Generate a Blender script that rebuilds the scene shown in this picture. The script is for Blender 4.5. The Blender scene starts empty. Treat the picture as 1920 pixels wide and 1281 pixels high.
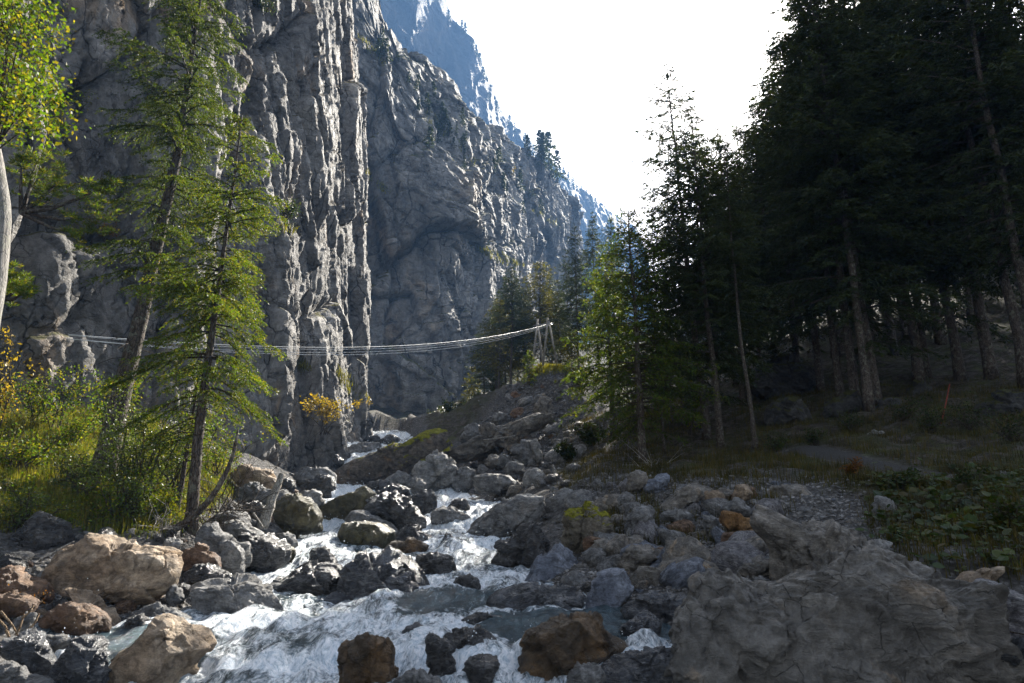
import bpy, bmesh, math, random
import numpy as np
from mathutils import Vector, Matrix
from mathutils.bvhtree import BVHTree

S = bpy.context.scene
COL = S.collection
# ------------------------------------------------------------------ camera, sky, sun, exposure
PITCH = math.radians(15.0); FPX = 1280.0
CT, ST = math.cos(PITCH), math.sin(PITCH)
cd = bpy.data.cameras.new('camera'); cam = bpy.data.objects.new('camera', cd); COL.objects.link(cam)
cd.lens = 24.0; cd.sensor_width = 36.0; cd.clip_start = 0.05; cd.clip_end = 5000
cam.location = (0, 0, 0); cam.rotation_euler = (math.radians(90) + PITCH, 0, 0)
S.camera = cam

SUN_EL, SUN_AZ = math.radians(35.0), math.radians(25.3)
W = bpy.data.worlds.new('World'); S.world = W; W.use_nodes = True
nt = W.node_tree
sky = nt.nodes.new('ShaderNodeTexSky'); sky.sky_type = 'NISHITA'; sky.sun_disc = False
sky.sun_elevation = SUN_EL; sky.sun_rotation = SUN_AZ
sky.altitude = 900; sky.air_density = 1.0; sky.dust_density = 5.0; sky.ozone_density = 1.0
bg = nt.nodes['Background']; bg.inputs['Strength'].default_value = 0.070
hs = nt.nodes.new('ShaderNodeHueSaturation'); hs.inputs['Saturation'].default_value = 0.42     # milky, hazy autumn sky
nt.links.new(sky.outputs[0], hs.inputs['Color']); nt.links.new(hs.outputs[0], bg.inputs['Color'])
sd = bpy.data.lights.new('sun', 'SUN'); sun = bpy.data.objects.new('sun', sd); COL.objects.link(sun)
sd.energy = 5.0; sd.angle = math.radians(0.5); sd.color = (1.0, 0.94, 0.84)
SUN = Vector((math.sin(SUN_AZ) * math.cos(SUN_EL), math.cos(SUN_AZ) * math.cos(SUN_EL), math.sin(SUN_EL)))
sun.rotation_euler = SUN.to_track_quat('Z', 'Y').to_euler(); sun.location = SUN * 300
S.view_settings.view_transform = 'Standard'; S.view_settings.look = 'None'
S.view_settings.exposure = 2.2; S.view_settings.gamma = 1.0
S.cycles.max_bounces = 6; S.cycles.diffuse_bounces = 3; S.cycles.glossy_bounces = 2
S.cycles.transmission_bounces = 3; S.cycles.volume_bounces = 0; S.cycles.transparent_max_bounces = 4
S.cycles.use_denoising = True

rng = np.random.default_rng(7)
random.seed(7)

# ------------------------------------------------------------------ picture <-> world
def g_of(px, py):
    u = (px - 960) / FPX; v = (640.5 - py) / FPX
    k = CT - v * ST
    return u / k, (ST + v * CT) / k          # x/y and z/y
def at(px, py, D):
    a, b = g_of(px, py); return np.array((a * D, D, b * D))
def to_px(p):
    p = np.asarray(p, float)
    d = p[..., 1] * CT + p[..., 2] * ST
    v = (-p[..., 1] * ST + p[..., 2] * CT) / d
    u = p[..., 0] / d
    return 960 + u * FPX, 640.5 - v * FPX
def in_poly(x, y, poly):
    poly = np.asarray(poly, float); ins = np.zeros(np.shape(x), bool)
    j = len(poly) - 1
    for i in range(len(poly)):
        xi, yi = poly[i]; xj, yj = poly[j]
        c = ((yi > y) != (yj > y)) & (x < (xj - xi) * (y - yi) / (yj - yi + 1e-9) + xi)
        ins ^= c; j = i
    return ins

# ------------------------------------------------------------------ numpy noise
def _hash(ix, iy, iz, seed):
    h = (ix.astype(np.int64) * 374761393 + iy.astype(np.int64) * 668265263 + iz.astype(np.int64) * 1274126177 + seed * 974634777) & 0xFFFFFFFF
    h = ((h ^ (h >> 13)) * 1274126177) & 0xFFFFFFFF
    h = ((h ^ (h >> 16)) * 2246822519) & 0xFFFFFFFF
    return h ^ (h >> 15)
def pn(p, seed=0):
    """gradient noise, p (N,3) -> (N,), about -1..1"""
    p = np.asarray(p, float); i = np.floor(p).astype(np.int64); f = p - i
    w = f * f * f * (f * (f * 6 - 15) + 10)
    out = 0
    for dx in (0, 1):
        for dy in (0, 1):
            for dz in (0, 1):
                h = _hash(i[:, 0] + dx, i[:, 1] + dy, i[:, 2] + dz, seed)
                gx = ((h & 1023) / 511.5 - 1); gy = (((h >> 10) & 1023) / 511.5 - 1); gz = (((h >> 20) & 1023) / 511.5 - 1)
                d = gx * (f[:, 0] - dx) + gy * (f[:, 1] - dy) + gz * (f[:, 2] - dz)
                wx = w[:, 0] if dx else 1 - w[:, 0]; wy = w[:, 1] if dy else 1 - w[:, 1]; wz = w[:, 2] if dz else 1 - w[:, 2]
                out = out + d * wx * wy * wz
    return out * 1.3
def fbm(p, o=4, seed=0, gain=.5):
    p = np.asarray(p, float); a = 1; s = 0
    for k in range(o):
        s = s + a * pn(p * (2.03 ** k) + 17.3 * k, seed + k); a *= gain
    return s
def ridged(p, o=3, seed=0):
    p = np.asarray(p, float); a = 1; s = 0
    for k in range(o):
        s = s + a * (1 - 2 * np.abs(pn(p * (2.1 ** k) + 9.1 * k, seed + k))); a *= .5
    return s
def cells(u, v, seed=0):
    """2-D cell blocks: per-cell offset + tilt, and distance to the cell border"""
    iu = np.floor(u).astype(np.int64); iv = np.floor(v).astype(np.int64)
    best = np.full(u.shape, 9e9); sec = np.full(u.shape, 9e9)
    val = np.zeros(u.shape)
    z0 = np.zeros_like(iu)
    for a in (-1, 0, 1):
        for b in (-1, 0, 1):
            h = _hash(iu + a, iv + b, z0, seed)
            cu = iu + a + (h & 255) / 255.; cv = iv + b + ((h >> 8) & 255) / 255.
            du = u - cu; dv = v - cv; d = du * du + dv * dv
            hv = ((h >> 16) & 255) / 127.5 - 1
            tu = ((h >> 24) & 15) / 7.5 - 1; tv = ((h >> 28) & 15) / 7.5 - 1
            nv = hv + .6 * tu * du + .6 * tv * dv
            m = d < best
            sec = np.where(m, best, np.minimum(sec, d)); val = np.where(m, nv, val); best = np.where(m, d, best)
    return val, np.sqrt(sec) - np.sqrt(best)

# ------------------------------------------------------------------ mesh and object helpers
def mk(name, v, f, mats, parent=None, mi=None, smooth=True, attrs=None):
    v = np.asarray(v, np.float32); me = bpy.data.meshes.new(name)
    if not isinstance(f, (list, tuple)): f = [f]
    f = [np.asarray(x, np.int32) for x in f if len(x)]
    nl = sum(x.size for x in f); npoly = sum(len(x) for x in f)
    me.vertices.add(len(v)); me.vertices.foreach_set('co', v.ravel())
    me.loops.add(nl); me.polygons.add(npoly)
    me.loops.foreach_set('vertex_index', np.concatenate([x.ravel() for x in f]))
    tot = np.concatenate([np.full(len(x), x.shape[1], np.int32) for x in f])
    st = np.concatenate(([0], np.cumsum(tot)[:-1])).astype(np.int32)
    me.polygons.foreach_set('loop_start', st)
    me.polygons.foreach_set('use_smooth', np.full(npoly, smooth, bool))
    for m in (mats if isinstance(mats, (list, tuple)) else [mats]): me.materials.append(m)
    if mi is not None: me.polygons.foreach_set('material_index', np.asarray(mi, np.int32))
    for k, a in (attrs or {}).items():
        at_ = me.attributes.new(k, 'FLOAT', 'POINT'); at_.data.foreach_set('value', np.asarray(a, np.float32))
    me.update(calc_edges=True); me.validate()
    o = bpy.data.objects.new(name, me); COL.objects.link(o)
    if parent is not None: o.parent = parent
    return o
def tag(o, label=None, cat=None, group=None, kind=None):
    if label: o['label'] = label
    if cat: o['category'] = cat
    if group: o['group'] = group
    if kind: o['kind'] = kind
    return o
def empty(name, loc):
    o = bpy.data.objects.new(name, None); COL.objects.link(o); o.location = tuple(loc); o.empty_display_size = .2
    return o
def gridfaces(nu, nv):
    i = np.arange(nu * nv).reshape(nu, nv)
    return np.stack((i[:-1, :-1], i[1:, :-1], i[1:, 1:], i[:-1, 1:]), -1).reshape(-1, 4)
def tube(pts, rad, n=8, seed=0, rough=0.0, cap=True):
    pts = np.asarray(pts, float); m = len(pts); rad = np.broadcast_to(np.asarray(rad, float), (m,))
    t = np.gradient(pts, axis=0); t /= np.linalg.norm(t, axis=1)[:, None] + 1e-9
    ref = np.array((1., 0, 0)) if abs(t[0][2]) > .7 else np.array((0, 0, 1.))
    a = np.cross(t, ref); a /= np.linalg.norm(a, axis=1)[:, None] + 1e-9
    b = np.cross(t, a)
    ph = np.linspace(0, 2 * np.pi, n, endpoint=False)
    v = pts[:, None] + rad[:, None, None] * (np.cos(ph)[None, :, None] * a[:, None] + np.sin(ph)[None, :, None] * b[:, None])
    v = v.reshape(-1, 3)
    if rough:
        r = fbm(v * (1.2 / max(rad.max(), .01)) * .6, 3, seed) * rough
        c = np.repeat(pts, n, 0); v = c + (v - c) * (1 + r)[:, None]
    i = np.arange(m * n).reshape(m, n); j = np.roll(i, -1, 1)
    f = np.stack((i[:-1], j[:-1], j[1:], i[1:]), -1).reshape(-1, 4)
    if cap:
        v = np.vstack((v, pts[:1], pts[-1:])); c0, c1 = m * n, m * n + 1
        f0 = np.stack((j[0], i[0], np.full(n, c0), np.full(n, c0)), -1); f1 = np.stack((i[-1], j[-1], np.full(n, c1), np.full(n, c1)), -1)
        return v, f, np.vstack((f0[:, :3], f1[:, :3]))
    return v, f, np.zeros((0, 3), int)
class MB:
    def __init__(s): s.v = []; s.q = []; s.t = []; s.n = 0
    def add(s, v, q=None, t=None):
        s.v.append(v)
        if q is not None and len(q): s.q.append(np.asarray(q) + s.n)
        if t is not None and len(t): s.t.append(np.asarray(t) + s.n)
        s.n += len(v)
    def tube(s, *a, **k):
        v, q, t = tube(*a, **k); s.add(v, q, t)
    def build(s, name, mat, parent=None, off=None, smooth=True):
        v = np.vstack(s.v)
        if off is not None: v = v - np.asarray(off)
        fs = []
        if s.q: fs.append(np.vstack(s.q))
        if s.t: fs.append(np.vstack(s.t))
        return mk(name, v, fs, mat, parent, smooth=smooth)

# ------------------------------------------------------------------ materials
def newmat(name):
    m = bpy.data.materials.new(name); m.use_nodes = True
    t = m.node_tree; t.nodes.clear()
    out = t.nodes.new('ShaderNodeOutputMaterial')
    return m, t, out
class N:
    def __init__(s, t): s.t = t
    def _in(s, n, k, v):
        if v is None: return
        i = n.inputs[k]
        if hasattr(v, 'is_linked') or isinstance(v, bpy.types.NodeSocket): s.t.links.new(v, i)
        elif isinstance(v, (tuple, list)) and len(v) == 3 and i.type == 'RGBA': i.default_value = (*v, 1)
        else: i.default_value = v
    def coord(s, kind='Object'): return s.t.nodes.new('ShaderNodeTexCoord').outputs[kind]
    def geo(s, k): return s.t.nodes.new('ShaderNodeNewGeometry').outputs[k]
    def attr(s, name):
        n = s.t.nodes.new('ShaderNodeAttribute'); n.attribute_name = name; return n.outputs['Fac']
    def mapping(s, v, scale=(1, 1, 1), rot=(0, 0, 0), loc=(0, 0, 0)):
        n = s.t.nodes.new('ShaderNodeMapping'); s._in(n, 0, v); n.inputs['Scale'].default_value = scale
        n.inputs['Rotation'].default_value = rot; n.inputs['Location'].default_value = loc; return n.outputs[0]
    def noise(s, v, scale, detail=5, rough=.6, dist=0):
        n = s.t.nodes.new('ShaderNodeTexNoise'); s._in(n, 'Vector', v); n.inputs['Scale'].default_value = scale
        n.inputs['Detail'].default_value = detail; n.inputs['Roughness'].default_value = rough; n.inputs['Distortion'].default_value = dist
        return n.outputs['Fac']
    def voro(s, v, scale, feature='F1', rand=1):
        n = s.t.nodes.new('ShaderNodeTexVoronoi'); n.feature = feature; s._in(n, 'Vector', v); n.inputs['Scale'].default_value = scale
        n.inputs['Randomness'].default_value = rand
        return n.outputs['Distance']
    def math(s, op, a, b=None, c=None, clamp=False):
        n = s.t.nodes.new('ShaderNodeMath'); n.operation = op; n.use_clamp = clamp
        s._in(n, 0, a); s._in(n, 1, b); s._in(n, 2, c); return n.outputs[0]
    def ramp(s, x, a, b, lo=0., hi=1.):
        n = s.t.nodes.new('ShaderNodeMapRange'); n.interpolation_type = 'SMOOTHSTEP'
        s._in(n, 0, x); n.inputs[1].default_value = a; n.inputs[2].default_value = b; n.inputs[3].default_value = lo; n.inputs[4].default_value = hi
        return n.outputs[0]
    def mix(s, f, a, b, mode='MIX'):
        n = s.t.nodes.new('ShaderNodeMix'); n.data_type = 'RGBA'; n.blend_type = mode
        s._in(n, 0, f); s._in(n, 6, a); s._in(n, 7, b); return n.outputs[2]
    def sepz(s, v, k=2):
        n = s.t.nodes.new('ShaderNodeSeparateXYZ'); s.t.links.new(v, n.inputs[0]); return n.outputs[k]
    def vadd(s, v, w, scale):
        n = s.t.nodes.new('ShaderNodeVectorMath'); n.operation = 'MULTIPLY_ADD'
        s._in(n, 0, w); n.inputs[1].default_value = (scale,) * 3; s._in(n, 2, v); return n.outputs[0]
    def bump(s, h, strength, dist, nrm=None):
        n = s.t.nodes.new('ShaderNodeBump'); n.inputs['Strength'].default_value = strength; n.inputs['Distance'].default_value = dist
        s._in(n, 'Height', h); s._in(n, 'Normal', nrm); return n.outputs[0]
    def bsdf(s, col, rough, nrm=None, spec=.5, **k):
        n = s.t.nodes.new('ShaderNodeBsdfPrincipled'); s._in(n, 'Base Color', col); s._in(n, 'Roughness', rough); s._in(n, 'Normal', nrm)
        s._in(n, 'Specular IOR Level', spec)
        for a, b in k.items(): s._in(n, a, b)
        return n.outputs[0]
    def shader(s, typ, **k):
        n = s.t.nodes.new(typ)
        for a, b in k.items(): s._in(n, a, b)
        return n.outputs[0]
    def mixs(s, f, a, b):
        n = s.t.nodes.new('ShaderNodeMixShader'); s._in(n, 0, f); s.t.links.new(a, n.inputs[1]); s.t.links.new(b, n.inputs[2]); return n.outputs[0]

def rock_mat(name, c1, c2, c3=None, rough=(.55, .85), moss=0., scale=1., bump=1., veins=0., spec=.4, mosscol=(.10, .10, .015), mott=.8):
    """layered limestone boulder: mottled tone, stains, cracks, fine grain; optional moss on its upward faces"""
    m, t, out = newmat(name); n = N(t)
    co = n.coord('Object')
    w = n.noise(co, 1.3 * scale, 3); cw = n.vadd(co, w, .25)
    lay = n.noise(n.mapping(cw, (1.2 * scale, 1.2 * scale, 5 * scale), (.35, .5, .2)), 1.5, 7, .72)
    a = n.noise(co, 1.1 * scale, 6, .62, .6)
    col = n.mix(n.ramp(a, .38, .62), c1, c2)
    if c3: col = n.mix(n.ramp(n.noise(co, .9 * scale, 5, .65, 1.2), .52, .66), col, c3)
    col = n.mix(n.ramp(lay, .35, .68, .55, 0), col, tuple(x * .42 for x in c1))
    fine = n.noise(co, 26 * scale, 5, .7)
    mid = n.noise(cw, 5.5 * scale, 7, .72)
    col = n.mix(mott, col, n.mix(n.ramp(mid, .32, .68), (.3, .3, .3), (1.6, 1.6, 1.6)), 'MULTIPLY')
    col = n.mix(.75, col, n.mix(fine, (.3, .3, .3), (1.6, 1.6, 1.6)), 'MULTIPLY')
    crk = n.voro(n.vadd(n.mapping(co, (1, 1, 1.6), (.4, .7, .2)), n.noise(co, 4 * scale, 4), .16), 2.6 * scale, 'DISTANCE_TO_EDGE')
    cm = n.ramp(crk, 0.0, .022, .55, 0)
    cm = n.math('MULTIPLY', cm, n.ramp(n.noise(co, 1.7 * scale, 2), .48, .6))
    col = n.mix(cm, col, tuple(x * .22 for x in c1))
    if veins:
        vv = n.noise(n.mapping(cw, (1, 1, 5), (.9, .2, .4)), 2.2 * scale, 4, .5, 1.5)
        vm = n.math('SUBTRACT', 1, n.math('MULTIPLY', n.math('ABSOLUTE', n.math('SUBTRACT', vv, .5)), 28), clamp=True)
        col = n.mix(n.math('MULTIPLY', vm, veins), col, (.5, .48, .45))
    speck = n.ramp(n.voro(co, 38 * scale), .0, .22, .8, 0)
    speck = n.math('MULTIPLY', speck, n.ramp(n.noise(co, 3 * scale, 3), .5, .65))
    col = n.mix(n.math('MULTIPLY', speck, .5), col, (.45, .44, .42))
    ro = n.ramp(n.noise(co, 3.2 * scale, 4), .35, .65, rough[0], rough[1])
    if moss:
        nz = n.sepz(n.geo('Normal'))
        mz = n.math('ADD', nz, n.math('MULTIPLY', n.math('SUBTRACT', n.noise(co, 3.0 * scale, 6, .7), .5), 1.6))
        mm = n.ramp(mz, 1.05 - moss, 1.22 - moss)
        mc = n.mix(n.noise(co, 18, 4, .7), tuple(x * .45 for x in mosscol), tuple(x * 1.6 for x in mosscol))
        col = n.mix(mm, col, mc); ro = n.math('MAXIMUM', ro, mm)
    h = n.math('ADD', n.math('MULTIPLY', lay, 1.0), n.math('MULTIPLY', n.noise(co, 6 * scale, 9, .75), 1.3 if mott > .5 else .7))
    h = n.math('ADD', h, n.math('MULTIPLY', n.ramp(n.voro(n.vadd(co, w, .5), 3.2 * scale, 'F1'), 0, .7), .6))
    h = n.math('SUBTRACT', h, n.math('MULTIPLY', cm, .5))
    b = n.bump(h, 1.0 * bump, .12 / scale)
    b = n.bump(fine, .35 * bump, .02 / scale, b)
    t.links.new(n.bsdf(col, ro, b, spec), out.inputs['Surface'])
    return m
def leaf_mat(name, cols, trans=.5, rough=.5, tint=(1.25, 1.15, .45), spec=.25):
    m, t, out = newmat(name); n = N(t)
    r = n.geo('Random Per Island')
    cr = t.nodes.new('ShaderNodeValToRGB'); t.links.new(r, cr.inputs[0])
    e = cr.color_ramp.elements
    for k in range(len(cols) - 2): e.new(.5)
    for k, c in enumerate(cols):
        e[k].position = k / max(1, len(cols) - 1); e[k].color = (*c, 1)
    cl = n.ramp(n.noise(n.coord('Object'), 1.6, 3), .35, .65, .6, 1.35)
    col = n.mix(1, cr.outputs[0], n.mix(cl, (0, 0, 0), (1, 1, 1)), 'MULTIPLY')
    g = n.t.nodes.new('ShaderNodeCombineColor')
    for k in range(3): n._in(g, k, cl)
    col = n.mix(1, cr.outputs[0], g.outputs[0], 'MULTIPLY')
    tc = n.mix(1, col, tint, 'MULTIPLY')
    d = n.bsdf(col, rough, None, spec)
    tr = n.shader('ShaderNodeBsdfTranslucent', Color=tc)
    t.links.new(n.mixs(trans, d, tr), out.inputs['Surface'])
    return m
def bark_mat(name, c1, c2, scale=1., lichen=0., crack=.8):
    m, t, out = newmat(name); n = N(t)
    co = n.coord('Object')
    a = n.noise(n.mapping(co, (9 * scale, 9 * scale, 1.8 * scale)), 2.2, 6, .7, .5)
    p = n.voro(n.mapping(co, (14 * scale, 14 * scale, 4 * scale)), 1.6, 'DISTANCE_TO_EDGE')
    col = n.mix(n.ramp(a, .35, .65), c1, c2)
    col = n.mix(n.ramp(p, 0, .12, crack, 0), col, tuple(x * .3 for x in c1))
    if lichen: col = n.mix(n.math('MULTIPLY', n.ramp(n.noise(co, 6, 5, .7), .52, .62), lichen), col, (.22, .23, .17))
    b = n.bump(n.math('ADD', a, n.math('MULTIPLY', n.ramp(p, 0, .15), crack)), .8, .03)
    t.links.new(n.bsdf(col, .85, b, .2), out.inputs['Surface'])
    return m

# ================================================================== materials of the setting
def mat_terrain():
    m, t, out = newmat('soil'); n = N(t); co = n.coord('Object')
    a = n.noise(co, .9, 6, .65); f = n.noise(co, 9, 6, .75)
    peb = n.voro(co, 16); peb2 = n.voro(n.vadd(co, n.noise(co, 3), .2), 7)
    grav = n.mix(n.ramp(a, .35, .65), (.075, .068, .06), (.14, .13, .12))
    grav = n.mix(n.ramp(peb, .1, .55, 0, .8), (.26, .25, .24), grav)
    grav = n.mix(n.ramp(peb2, .25, .55, 0, .6), grav, (.03, .027, .024))
    lit_ = n.noise(co, 2.4, 7, .75)
    grass = n.mix(n.ramp(f, .3, .7), (.018, .022, .006), (.075, .075, .016))
    lit = n.mix(n.ramp(f, .3, .7), (.018, .014, .009), (.06, .045, .026))
    lit = n.mix(n.ramp(n.noise(co, .7, 5, .7), .45, .62), lit, (.040, .045, .012))
    lit = n.mix(n.ramp(lit_, .46, .60), lit, (.10, .085, .07))
    lit = n.mix(n.ramp(n.noise(co, 1.3, 7, .75), .52, .66), lit, (.075, .085, .018))
    col = n.mix(n.attr('litter'), grav, lit)
    col = n.mix(n.attr('veg'), col, grass)
    h = n.math('ADD', n.math('MULTIPLY', peb, -.5), f)
    t.links.new(n.bsdf(col, .9, n.bump(n.math('ADD', h, n.math('MULTIPLY', lit_, 2.0)), .9, .12), .25), out.inputs['Surface'])
    return m
def mat_cliff(name, c1, c2, tan, s=1., tanlo=.55, veg=.0, bump=1.):
    m, t, out = newmat(name); n = N(t); co = n.coord('Object')
    w = n.noise(co, .35 * s, 4); cw = n.vadd(co, w, 1.2 / s)
    big = n.noise(cw, .16 * s, 6, .6, .5)
    streak = n.noise(n.mapping(cw, (1, 1, .16)), .9 * s, 6, .7)
    col = n.mix(n.ramp(big, .38, .62), c1, c2)
    col = n.mix(n.ramp(streak, .52, .72, 0, .55), col, tuple(x * .35 for x in c1))
    tn = n.noise(n.mapping(cw, (1, 1, .45)), .28 * s, 5, .65, .8)
    col = n.mix(n.ramp(tn, tanlo, tanlo + .12, 0, .75), col, tan)
    crk = n.voro(n.vadd(n.mapping(co, (1, 1, .55)), n.noise(co, 1.3 * s, 5), .3 / s), .85 * s, 'DISTANCE_TO_EDGE')
    cm = n.math('MULTIPLY', n.ramp(crk, 0, .035, .8, 0), n.ramp(n.noise(co, .5 * s, 3), .42, .58))
    col = n.mix(cm, col, tuple(x * .12 for x in c1))
    lam = n.noise(n.mapping(cw, (.5, .5, 3.5), (.5, -.35, 0)), 1.3 * s, 6, .7)
    fine = n.noise(co, 7 * s, 6, .75)
    g3 = n.mix(fine, (.45, .45, .45), (1.5, 1.5, 1.5))
    col = n.mix(.85, col, g3, 'MULTIPLY')
    mid = n.noise(n.mapping(cw, (1, 1, .6)), 1.6 * s, 8, .74)
    col = n.mix(.85, col, n.mix(n.ramp(mid, .33, .67), (.38, .38, .38), (1.5, 1.5, 1.5)), 'MULTIPLY')
    ck2 = n.voro(n.vadd(n.mapping(co, (1, 1, .7), (.3, .2, .5)), n.noise(co, 4 * s, 4), .12 / s), 2.6 * s, 'DISTANCE_TO_EDGE')
    cm2 = n.math('MULTIPLY', n.ramp(ck2, 0, .03, .75, 0), n.ramp(n.noise(co, .8 * s, 3), .45, .6))
    col = n.mix(cm2, col, tuple(x * .15 for x in c1))
    if veg:
        nz = n.sepz(n.geo('Normal'))
        vm = n.math('ADD', nz, n.math('MULTIPLY', n.math('SUBTRACT', n.noise(co, .5 * s, 6, .7), .5), .9))
        vm = n.ramp(vm, .62 - veg, .78 - veg)
        vc = n.mix(n.noise(co, 2.5 * s, 5, .75), (.025, .03, .006), (.16, .14, .03))
        col = n.mix(vm, col, vc)
    h = n.math('ADD', n.math('MULTIPLY', lam, .8), n.math('MULTIPLY', n.noise(co, 2.2 * s, 8, .72), 1.2))
    h = n.math('SUBTRACT', h, n.math('MULTIPLY', n.math('ADD', cm, cm2), .5))
    b = n.bump(h, 1.0 * bump, .34 / s); b = n.bump(fine, .4 * bump, .06 / s, b)
    t.links.new(n.bsdf(col, .75, b, .25), out.inputs['Surface'])
    return m
def mat_water():
    m, t, out = newmat('white_water'); n = N(t); co = n.coord('Object')
    w = n.noise(co, 1.1, 4); cw = n.vadd(co, w, .35)
    st = n.noise(n.mapping(cw, (4.2, 1.5, 1.0)), 1.6, 7, .68, .8)
    fi = n.noise(n.mapping(cw, (7, 3.5, 2.5)), 3.0, 6, .75, .4)
    f = n.math('ADD', n.attr('foam'), n.math('MULTIPLY', n.math('SUBTRACT', n.math('ADD', n.math('MULTIPLY', st, .65), n.math('MULTIPLY', fi, .35)), .5), 2.6))
    fm = n.ramp(f, .22, .80)
    h = n.math('ADD', st, n.math('MULTIPLY', fi, .6))
    b = n.bump(h, .9, .10)
    clear = n.bsdf(n.mix(n.ramp(st, .35, .65), (.02, .035, .042), (.075, .115, .135)), .08, b, .5)
    foam = n.bsdf(n.mix(n.ramp(fi, .3, .62), (.33, .44, .52), (.90, .92, .94)), .42, b, .4, **{'Subsurface Weight': .0})
    t.links.new(n.mixs(fm, clear, foam), out.inputs['Surface'])
    return m
M = {}
M['soil'] = mat_terrain()
M['cliff'] = mat_cliff('near_limestone', (.20, .188, .172), (.37, .35, .32), (.42, .30, .19), 1.0, .54, veg=-.02)
M['cliff_far'] = mat_cliff('far_limestone', (.20, .19, .172), (.33, .31, .28), (.38, .29, .19), .28, .56, veg=.10)
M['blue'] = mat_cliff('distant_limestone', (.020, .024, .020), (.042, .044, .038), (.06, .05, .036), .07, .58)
M['water'] = mat_water()

# ================================================================== stream profile
WK = [(2, None, 0, 0), ]
_tab = [(7.3, 1300, 175, 1335), (7.75, 1268, 175, 1330), (8.3, 1205, 175, 1315), (8.6, 1196, 175, 1310), (9.9, 1150, 320, 1185), (12.3, 1100, 450, 1015), (14, 1070, 440, 1000),
        (16, 1040, 500, 965), (19, 1000, 560, 955), (22, 970, 585, 910), (25.5, 940, 585, 915), (30, 910, 535, 790), (40, 832, 690, 800), (50, 812, 690, 760)]
wy, wz, wxl, wxr = [0., 4.], [-2.2, -1.9], [-4.0, -4.2], [2.4, 2.2]
for D, py, l, r in _tab:
    p = at(l, py, D); q = at(r, py, D); wy.append(D); wz.append(p[2]); wxl.append(p[0]); wxr.append(q[0])
wy, wz, wxl, wxr = map(np.array, (wy, wz, wxl, wxr))
def water_z(x, y):
    p = np.stack((x * .55, y * .3, 0 * x), -1)
    yy = y + 1.3 * pn(p, 51) * np.clip((y - 5) / 6, .25, 1) + .35 * pn(p * 3, 52)
    k = np.clip(np.searchsorted(wy, yy) - 1, 0, len(wy) - 2)
    t = np.clip((yy - wy[k]) / (wy[k + 1] - wy[k]), 0, 1)
    s = t * t * (3 - 2 * t); s = s * s * (3 - 2 * s)
    t = .35 * t + .65 * s
    return wz[k] + (wz[k + 1] - wz[k]) * t
def chan(y): return np.interp(y, wy, wxl), np.interp(y, wy, wxr)

# ================================================================== terrain: one sheet through measured ground points
_cp = [  # picture x, picture y, distance: ground seen there
 (330,1170,9.3),(200,1195,8.9),(50,1290,6.9),(0,1150,8.8),(100,1150,9.3),(230,1125,10.0),(0,1060,10.4),(150,1025,11.4),(320,1015,12.4),(400,1062,12.6),
 (450,1015,15.6),(520,1003,17),(345,978,13.5),(110,965,12.6),(0,965,12),(0,880,14),(150,870,15),(300,885,16),(440,935,18),(505,935,21),(0,805,17),
 (200,800,19),(400,850,21.5),(500,885,24.5),(560,898,29),(640,848,41),
 (1020,1105,12),(1090,1125,11),(1190,1150,10),(1260,1200,8.7),(1335,1310,6.6),(1600,1400,5.8),(1900,1420,5.4),(1600,1340,6.8),(1800,1330,6.9),(1930,1290,7.0),(1900,1200,8.0),(1750,1108,9.0),(1900,1095,8.6),
 (1600,1055,9.8),(1450,1095,9.8),(1300,1100,10.8),(1150,1062,12.4),(1050,1048,13.6),(1100,985,16),(1250,990,14.2),(1400,1000,12.8),(1550,985,12.2),(1700,985,11.7),
 (1900,965,11.2),(1000,945,20),(1100,922,19.5),(1250,897,18),(1400,892,17),(1550,892,16),(1700,893,15.8),(1900,895,15.3),(960,918,26),(1050,893,25),
 (1150,858,24),(1250,857,22.7),(1400,852,22.2),(1550,825,21.5),(1700,815,21),(1900,805,20),(1100,795,33),(1200,770,36),(1350,745,36),(1500,725,33),(1700,705,30),(1900,695,28),
 (880,905,31),(960,862,33),(1040,872,30),(900,835,40),(980,785,40),(1060,785,38),(950,725,48),(1020,689,45),(1050,690,45.5),(1090,700,46),(870,790,56),(800,802,62),(880,745,68),(700,800,72)]
_P = [at(*c) for c in _cp]
_P += [np.array(p, float) for p in [(-17,78,12.5),(-4,82,13),(6,92,16),(14,60,14),(26,62,17),(40,62,22),(60,62,30),(60,30,20),(40,30,13),(22,20,4.2),(20,12,2.0),(14,6,.4),(25,0,1.2),(0,0,-2.3),(-6,2,-2.0),(4,3,-2.0),(-9,8,.1),(-14,8,1.8),(-20,2,3),(-14,14,2.2),
   (-20,20,6),(-14,30,6),(-14,40,9),(-30,60,20),(10,120,24),(30,140,34),(80,100,55),(100,40,45),(100,-10,20),(-60,0,20),(-60,100,60),(0,-20,-4),(40,-20,0),(-30,-20,2),(40,250,60),(-60,250,80),(110,250,110)]]
for D in (5., 7.35, 8.6, 9.9, 12.3, 14, 16, 19, 22, 25.5, 30, 40):
    l, r = chan(D); z = np.interp(D, wy, wz) - .42
    for f in (.15, .5, .85): _P.append(np.array((l + (r - l) * f, D, z)))
_P = np.array(_P)
_c2 = 1.3 ** 2
def _phi(a, b): return np.sqrt(((a[:, None, :] - b[None]) ** 2).sum(-1) + _c2)
_A = _phi(_P[:, :2], _P[:, :2]); _A[np.diag_indices(len(_P))] -= .12
_zm = _P[:, 2].mean()
_Wt = np.linalg.solve(_A, _P[:, 2] - _zm)
def base_z(x, y):
    q = np.stack((np.ravel(x), np.ravel(y)), -1); o = np.empty(len(q))
    for k in range(0, len(q), 20000): o[k:k + 20000] = _phi(q[k:k + 20000], _P[:, :2]) @ _Wt + _zm
    return o
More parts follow.
